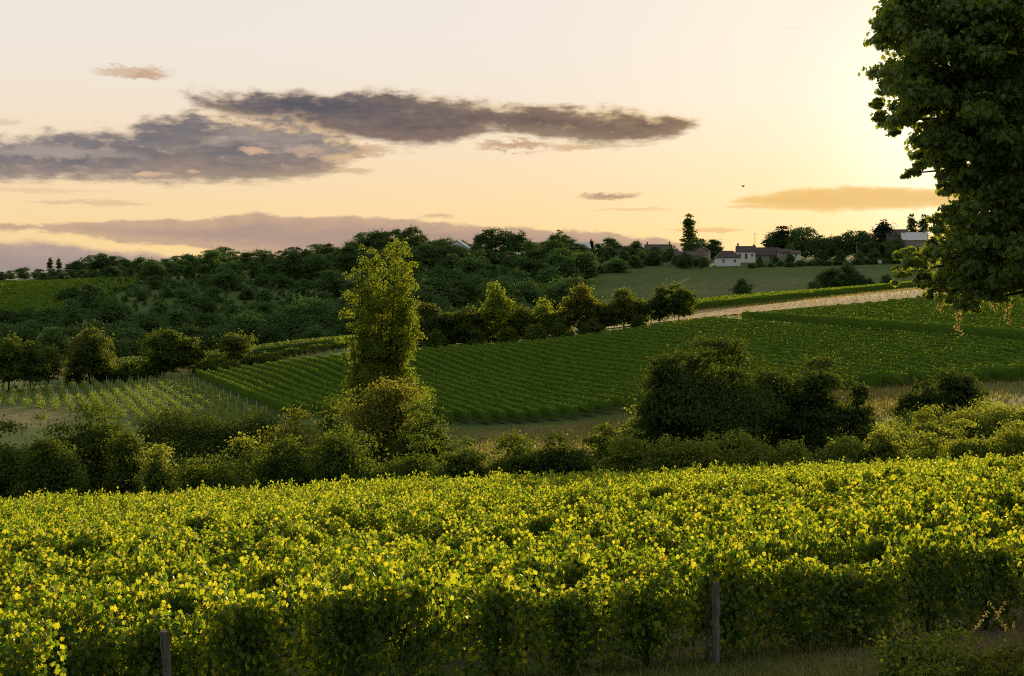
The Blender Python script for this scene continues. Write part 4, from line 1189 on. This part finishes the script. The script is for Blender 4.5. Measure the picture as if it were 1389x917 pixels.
# ------------------------------------------------------------------ houses of the village
def house(px, pbase, Y, wpx, wall_h, depth_, roof_h, wall, roof, label, rz=0.0, hip=False, chim=1, win=2, door=True, name='house', gable=False):
    """walls with real openings filled by frame and pane; px/pbase give the foot of the front wall"""
    X = wx(px, Y); Z = wz(pbase, Y); w = wpx / FOC * Y
    zg = float(H(X, Y))
    root = empty(name, (X, Y, Z), rz); tag(root, label, 'house')
    d = depth_
    b = MB()
    zb = min(zg - Z - 1.0, -.6)
    b.box((0, d / 2, (wall_h + zb) / 2), (w, d, wall_h - zb))
    if not hip:
        for x in (-w / 2, w / 2):
            b.add([(x, 0, wall_h), (x, d, wall_h), (x, d / 2, wall_h + roof_h)], [np.array([[0, 1, 2]])])
    wl = obj('wall', b.mesh('wall', [M[wall]]), root)
    r_ = MB(); e = .35; rr = w * .28 if hip else 0
    zt = wall_h + roof_h + .12; ze = wall_h - .05
    x0, x1 = -w / 2 - e, w / 2 + e; y0, y1 = -e, d + e
    top = [(x0 + rr, d / 2, zt), (x1 - rr, d / 2, zt)]
    Vr = [(x0, y0, ze), (x1, y0, ze), (x1, y1, ze), (x0, y1, ze)] + top
    Vr2 = [(a, b_, c + .18) for a, b_, c in Vr]
    F4 = np.array([[0, 1, 5, 4], [2, 3, 4, 5]]); F3 = np.array([[1, 2, 5], [3, 0, 4]])
    if hip: r_.add(Vr2, [F4, F3]); r_.add(Vr, [F4[:, ::-1], F3[:, ::-1]])
    else: r_.add(Vr2, [F4]); r_.add(Vr, [F4[:, ::-1]])
    ring = np.array([[i, (i + 1) % 4, 6 + (i + 1) % 4, 6 + i] for i in range(4)])
    r_.add(Vr + Vr2, [ring] + ([] if hip else [np.array([[0, 4, 10, 6], [4, 3, 9, 10], [1, 7, 11, 5], [5, 11, 8, 2]])]))
    ro = obj('roof', r_.mesh('roof', [M[roof]]), root)
    for c in range(chim):
        cb = MB(); xc = (-1 if c == 0 else 1) * w * (.22 if hip else .42)
        cb.box((xc, d / 2, zt + .35), (.7, .5, 1.5)); cb.box((xc, d / 2, zt + 1.15), (.84, .64, .14)); cb.tube([(xc, d / 2, zt + 1.2), (xc, d / 2, zt + 1.55)], .12, 8)
        obj('chimney', cb.mesh('chimney', [M['wall_s']]), ro)
    n = win + (1 if door else 0)
    for i in range(n):
        xx = -w / 2 + w * (i + .5) / n
        if door and i == n // 2:
            db = MB(); db.box((xx, -.03, 1.0), (.95, .08, 2.0)); o = obj('door', db.mesh('door', [M['door']]), root)
            hb = MB(); hb.box((xx + .34, -.09, 1.0), (.05, .05, .14)); obj('handle', hb.mesh('handle', [M['wire']]), o)
            continue
        fb = MB()
        for dx_, dz_, sx, sz in ((-.5, 0, .1, 1.3), (.5, 0, .1, 1.3), (0, .6, .9, .1), (0, -.6, .9, .1), (0, 0, .06, 1.1)): fb.box((xx + dx_, -.03, 1.5 + dz_), (sx, .08, sz))
        fr = obj('window', fb.mesh('window', [M['frame']]), root)
        gb = MB(); gb.box((xx, -.012, 1.5), (.9, .04, 1.1)); obj('pane', gb.mesh('pane', [M['glass']]), fr)
        sb = MB(); sb.box((xx, -.09, .82), (1.2, .16, .07)); obj('sill', sb.mesh('sill', [M['frame']]), fr)
    return root


house(989, 359, 560, 31, 2.7, 7.0, 2.6, 'wall_w', 'tile', 'small white cottage with dark hipped roof facing the pasture', .05, True, 0, 2, False)
house(1012, 351, 578, 25, 2.7, 6.5, 2.3, 'wall_w', 'tile', 'white house with dark roof behind the small white cottage', -.12, False, 1, 2)
house(1041, 353, 582, 38, 1.9, 7.5, 3.2, 'wall_c', 'tile', 'long low barn with big dark brown roof right of the white houses', .06, False, 1, 3)
house(1066, 350, 574, 18, 2.2, 5.0, 1.3, 'wall_c', 'tile', 'grey walled outbuilding right of the brown-roofed barn', .0, False, 0, 2, False, 'outbuilding')
house(1080, 351, 570, 12, 2.0, 5.0, 1.1, 'wall_w', 'tile', 'small pale shed at the right end of the village farm', .0, False, 0, 1, False, 'shed')
house(936, 356, 575, 38, 2.6, 7.0, 1.7, 'wall_s', 'tile', 'long cottage half hidden by shrubs under the lone poplar', .08, False, 1, 3)
house(962, 348, 590, 16, 2.3, 6.0, 1.7, 'wall_c', 'tile', 'little white gabled house right of the lone poplar', 1.2, False, 1, 1, False)
house(1240, 341, 590, 32, 4.6, 8.0, 3.2, 'wall_c', 'tin', 'tall farmhouse with shining pale slate roof beside the near tree', -.25, False, 2, 3)
house(1218, 334, 596, 32, 4.4, 8.0, 2.6, 'wall_s', 'tile', 'dark stone wing left of the pale-roofed farmhouse', .05, False, 1, 2)
house(636, 350, 596, 14, 4.2, 9.0, 3.0, 'wall_w', 'tin', 'white gable showing among the trees of the far wood', 1.3, False, 0, 1, False)
house(786, 348, 632, 30, 3.6, 9.0, 2.6, 'wall_c', 'tin', 'house with blue-grey roof showing above the trees on the skyline', .1, False, 0, 2, False)
house(850, 353, 636, 44, 3.4, 9.0, 2.8, 'wall_s', 'tile', 'dark roofed house on the skyline left of the village poplar', .1, False, 2, 3)
house(893, 352, 632, 36, 3.6, 9.0, 3.0, 'wall_s', 'tile', 'dark roofed house on the skyline near the village poplar', -.1, False, 2, 2)

# utility poles, boxes by the village lane
def pole(px, pb, pt, Y, label):
    X = wx(px, Y); Z = float(H(X, Y)); h = wz(pt, Y) - Z
    root = empty('utility_pole', (X, Y, Z)); tag(root, label, 'pole')
    b = MB(); b.tube([(0, 0, -.3), (0, 0, h * .5), (0, 0, h)], [.16, .14, .11], 8); obj('shaft', b.mesh('shaft', [M['post']], True), root)
    b = MB(); b.box((0, 0, h - .5), (1.9, .12, .14)); obj('crossarm', b.mesh('crossarm', [M['post']]), root)
    for x in (-.8, 0, .8):
        b = MB(); b.tube([(x, 0, h - .43), (x, 0, h - .33), (x, 0, h - .2)], [.05, .07, .04], 7); obj('insulator', b.mesh('insulator', [M['frame']]), root)


pole(1162, 355, 328, 556, 'wooden utility pole in front of the tall hedge trees on the right')
pole(1024, 330, 316, 640, 'utility pole above the roof of the brown barn')
for px, Y, lab in ((1155, 555, 'small white box by the lane left of the utility pole'), (1193, 553, 'small white box by the lane right of the utility pole')):
    X = wx(px, Y); Z = float(H(X, Y)); b = MB(); b.box((0, 0, .75), (1.5, .9, 1.5)); b.box((0, 0, 1.56), (1.7, 1.1, .12)); b.box((0, 0, .03), (1.6, 1.0, .1)); b.box((0, -.47, .75), (.06, .05, 1.2))
    o = obj('utility_cabinet', b.mesh('utility_cabinet', [M['wall_w']]), None, (X, Y, Z)); tag(o, lab, 'cabinet')
drape('lane', [(1060, 554), (1300, 551)], [(1060, 557.5), (1300, 554.5)], M['dirt'], .15, 40, 3, 'pale lane along the top of the pasture', 'lane')

# ------------------------------------------------------------------ big near tree on the right
def big_tree():
    g = np.random.RandomState(9)
    Y0 = 29.0; X0 = float(TREE_AT[0]); Z0 = float(H(X0, Y0))
    root = empty('broadleaf_tree', (X0, Y0, Z0)); tag(root, 'big dark leafy tree reaching into the picture from the right edge, branches hanging low', 'tree')
    wp = lambda px, py, Y: np.array([wx(px, Y) - X0, Y - Y0, wz(py, Y) - Z0])
    C, cr = [], []
    # boughs seen in the picture: outline points (column, row, radius in columns)
    OUT = [(1225, 20, 30), (1205, 50, 26), (1192, 62, 14), (1250, 60, 46), (1300, 40, 60), (1360, 50, 70), (1215, 110, 32), (1200, 120, 16), (1190, 145, 10), (1198, 165, 14), (1225, 160, 26), (1212, 180, 10), (1260, 130, 46), (1320, 120, 60), (1375, 130, 60),
           (1265, 190, 30), (1240, 226, 14), (1256, 218, 20), (1232, 236, 7), (1290, 200, 36), (1340, 200, 50), (1385, 210, 50), (1300, 240, 28), (1285, 255, 14), (1330, 265, 36), (1375, 275, 44), (1298, 290, 22), (1276, 300, 16), (1320, 320, 36),
           (1365, 340, 46), (1270, 325, 14), (1235, 350, 16), (1222, 345, 8), (1222, 370, 12), (1214, 384, 7), (1250, 365, 20), (1248, 388, 12), (1280, 350, 24), (1285, 385, 26), (1310, 375, 34), (1262, 400, 9), (1300, 408, 16), (1318, 412, 14), (1340, 390, 30), (1385, 360, 40), (1360, 395, 20),
           (1230, 0, 34), (1290, -30, 60), (1350, -40, 70), (1210, -30, 26), (1250, -70, 50)]
    limbs_to = []
    for px, py, r in OUT:
        rad = r / FOC * Y0
        for _ in range(max(4, int((r / 6.5) ** 1.7))):
            q_ = g.normal(size=3); q_ /= np.linalg.norm(q_); q_ *= g.uniform(0, 1) ** .4
            Yj = Y0 + g.uniform(-2.2, 2.2) * min(1, .4 + r / 60)
            C.append(wp(px + q_[0] * r * .85, py + q_[2] * r * .85, Yj)); cr.append(min(rad * .5, g.uniform(.16, .36)))
        limbs_to.append(wp(px, py, Y0))
    EDGE = np.array([(-60, 1240), (0, 1250), (60, 1240), (110, 1238), (160, 1240), (185, 1275), (215, 1305), (235, 1322), (255, 1345), (285, 1345), (320, 1325), (345, 1300), (375, 1285), (395, 1310), (410, 1340), (425, 1420)])
    for _ in range(250):                                   # the inside of the mass seen in the picture
        py = g.uniform(-60, 405); e_ = np.interp(py, EDGE[:, 0], EDGE[:, 1]); px = g.uniform(e_, 1500)
        if py > 385 and px > 1385: continue
        C.append(wp(px, py, Y0 + g.uniform(-3.2, 3.2) * np.clip((px - e_) / 90, .25, 1))); cr.append(g.uniform(.22, .42))
    nvis = len(C)
    # the rest of the crown, outside the frame
    for _ in range(420):
        d = g.normal(size=3); d /= np.linalg.norm(d); d *= g.uniform(.55, 1) ** .5
        c = np.array([d[0] * 6.2 + .3, d[1] * 5.6, 9.6 + d[2] * 6.8])
        pxc = CX + FOC * (c[0] + X0) / (c[1] + Y0); pyc = YH - FOC * (c[2] + Z0) / (c[1] + Y0)
        if pxc < 1440 and pyc > -60: continue
        C.append(c); cr.append(g.uniform(.5, .9))
    C = np.array(C); cr = np.array(cr)
    P, N = clump_leaves(C[:nvis], cr[:nvis], 98000, g, .9, .15, 1.15, .32)
    P2, N2 = clump_leaves(C[nvis:], cr[nvis:], 30000, g, .8, .15)
    P = np.concatenate([P, P2]); N = np.concatenate([N, N2]); n = len(P)
    v, f = leaf_geo(P, N, .125 * g.uniform(.6, 1.2, n) * np.where(np.arange(n) < 98000, 1, 1.8), g, LOBED, np.array([0, 0, -.6]))
    obj('crown', mesh_np('crown', v, f, [M['maple']]), root)
    tb = MB(); tb.tube([(0, 0, -.5), (.02, 0, .5), (-.05, 0, 3), (-.1, .1, 7), (0, .1, 13)], [.52, .40, .34, .26, .06], 12)
    obj('trunk', tb.mesh('trunk', [M['bark']], True), root)
    for tp in limbs_to[::3]:
        lb = MB(); z0 = np.clip(tp[2] * .75 + 1.0, 2.6, 11.5)
        a = np.array([-.06, 0, z0]); t = np.linspace(0, 1, 8)[:, None]; Q = a + (tp - a) * t
        Q[:, 2] += np.sin(t[:, 0] * np.pi) * .5; Q[:, 1] += np.sin(t[:, 0] * 5) * .15
        lb.tube(Q, .11 * np.linspace(1, .1, 8), 7); obj('limb', lb.mesh('limb', [M['bark']], True), root)
    # thin hanging sprays with pale seed keys
    for px, p0, p1 in ((1296, 412, 450), (1362, 400, 436), (1272, 405, 422), (1345, 400, 420)):
        s_ = MB(); a, b = wp(px, p0 - 25, Y0), wp(px + g.uniform(-6, 6), p1, Y0)
        t = np.linspace(0, 1, 6)[:, None]; Q = a + (b - a) * t; s_.tube(Q, np.linspace(.012, .004, 6), 5)
        m_ = 110; tt = g.uniform(.25, 1, m_)[:, None]; pp = a + (b - a) * tt + g.normal(size=(m_, 3)) * .045
        v, f = leaf_geo(pp, g.normal(size=(m_, 3)), g.uniform(.03, .08, m_), g, RHOMB, np.array([0, 0, -1.]))
        tw = obj('twig', s_.mesh('twig', [M['bark']]), root)
        obj('seed_keys', mesh_np('seed_keys', v, f, [M['straw']]), tw)


big_tree()

# small bird in the sky
def bird():
    Y = 150; c = Vector((wx(1008, Y), Y, wz(253, Y)))
    b = MB(); t = np.linspace(-1, 1, 9)
    b.tube(np.stack([t * .17, 0 * t, .015 * t], 1), .045 * np.sqrt(np.clip(1 - t ** 2, .02, 1)), 8)
    o = obj('bird', b.mesh('bird', [M['bird']], True), None, c); tag(o, 'tiny dark bird flying in the sky left of the big tree', 'bird'); o.rotation_euler = (0, .1, .5)
    for s_ in (-1, 1):
        w = MB(); w.add([(.08, 0, .02), (-.07, 0, .02), (-.09, s_ * .2, .11), (.05, s_ * .2, .12), (-.08, s_ * .42, .06), (.08, 0, .03), (-.07, 0, .03), (-.09, s_ * .2, .12), (.05, s_ * .2, .13), (-.08, s_ * .42, .067)],
                        [np.array([[0, 1, 2, 3], [5, 8, 7, 6]]), np.array([[3, 2, 4], [8, 9, 7]])]); obj('wing', w.mesh('wing', [M['bird']]), o)


bird()
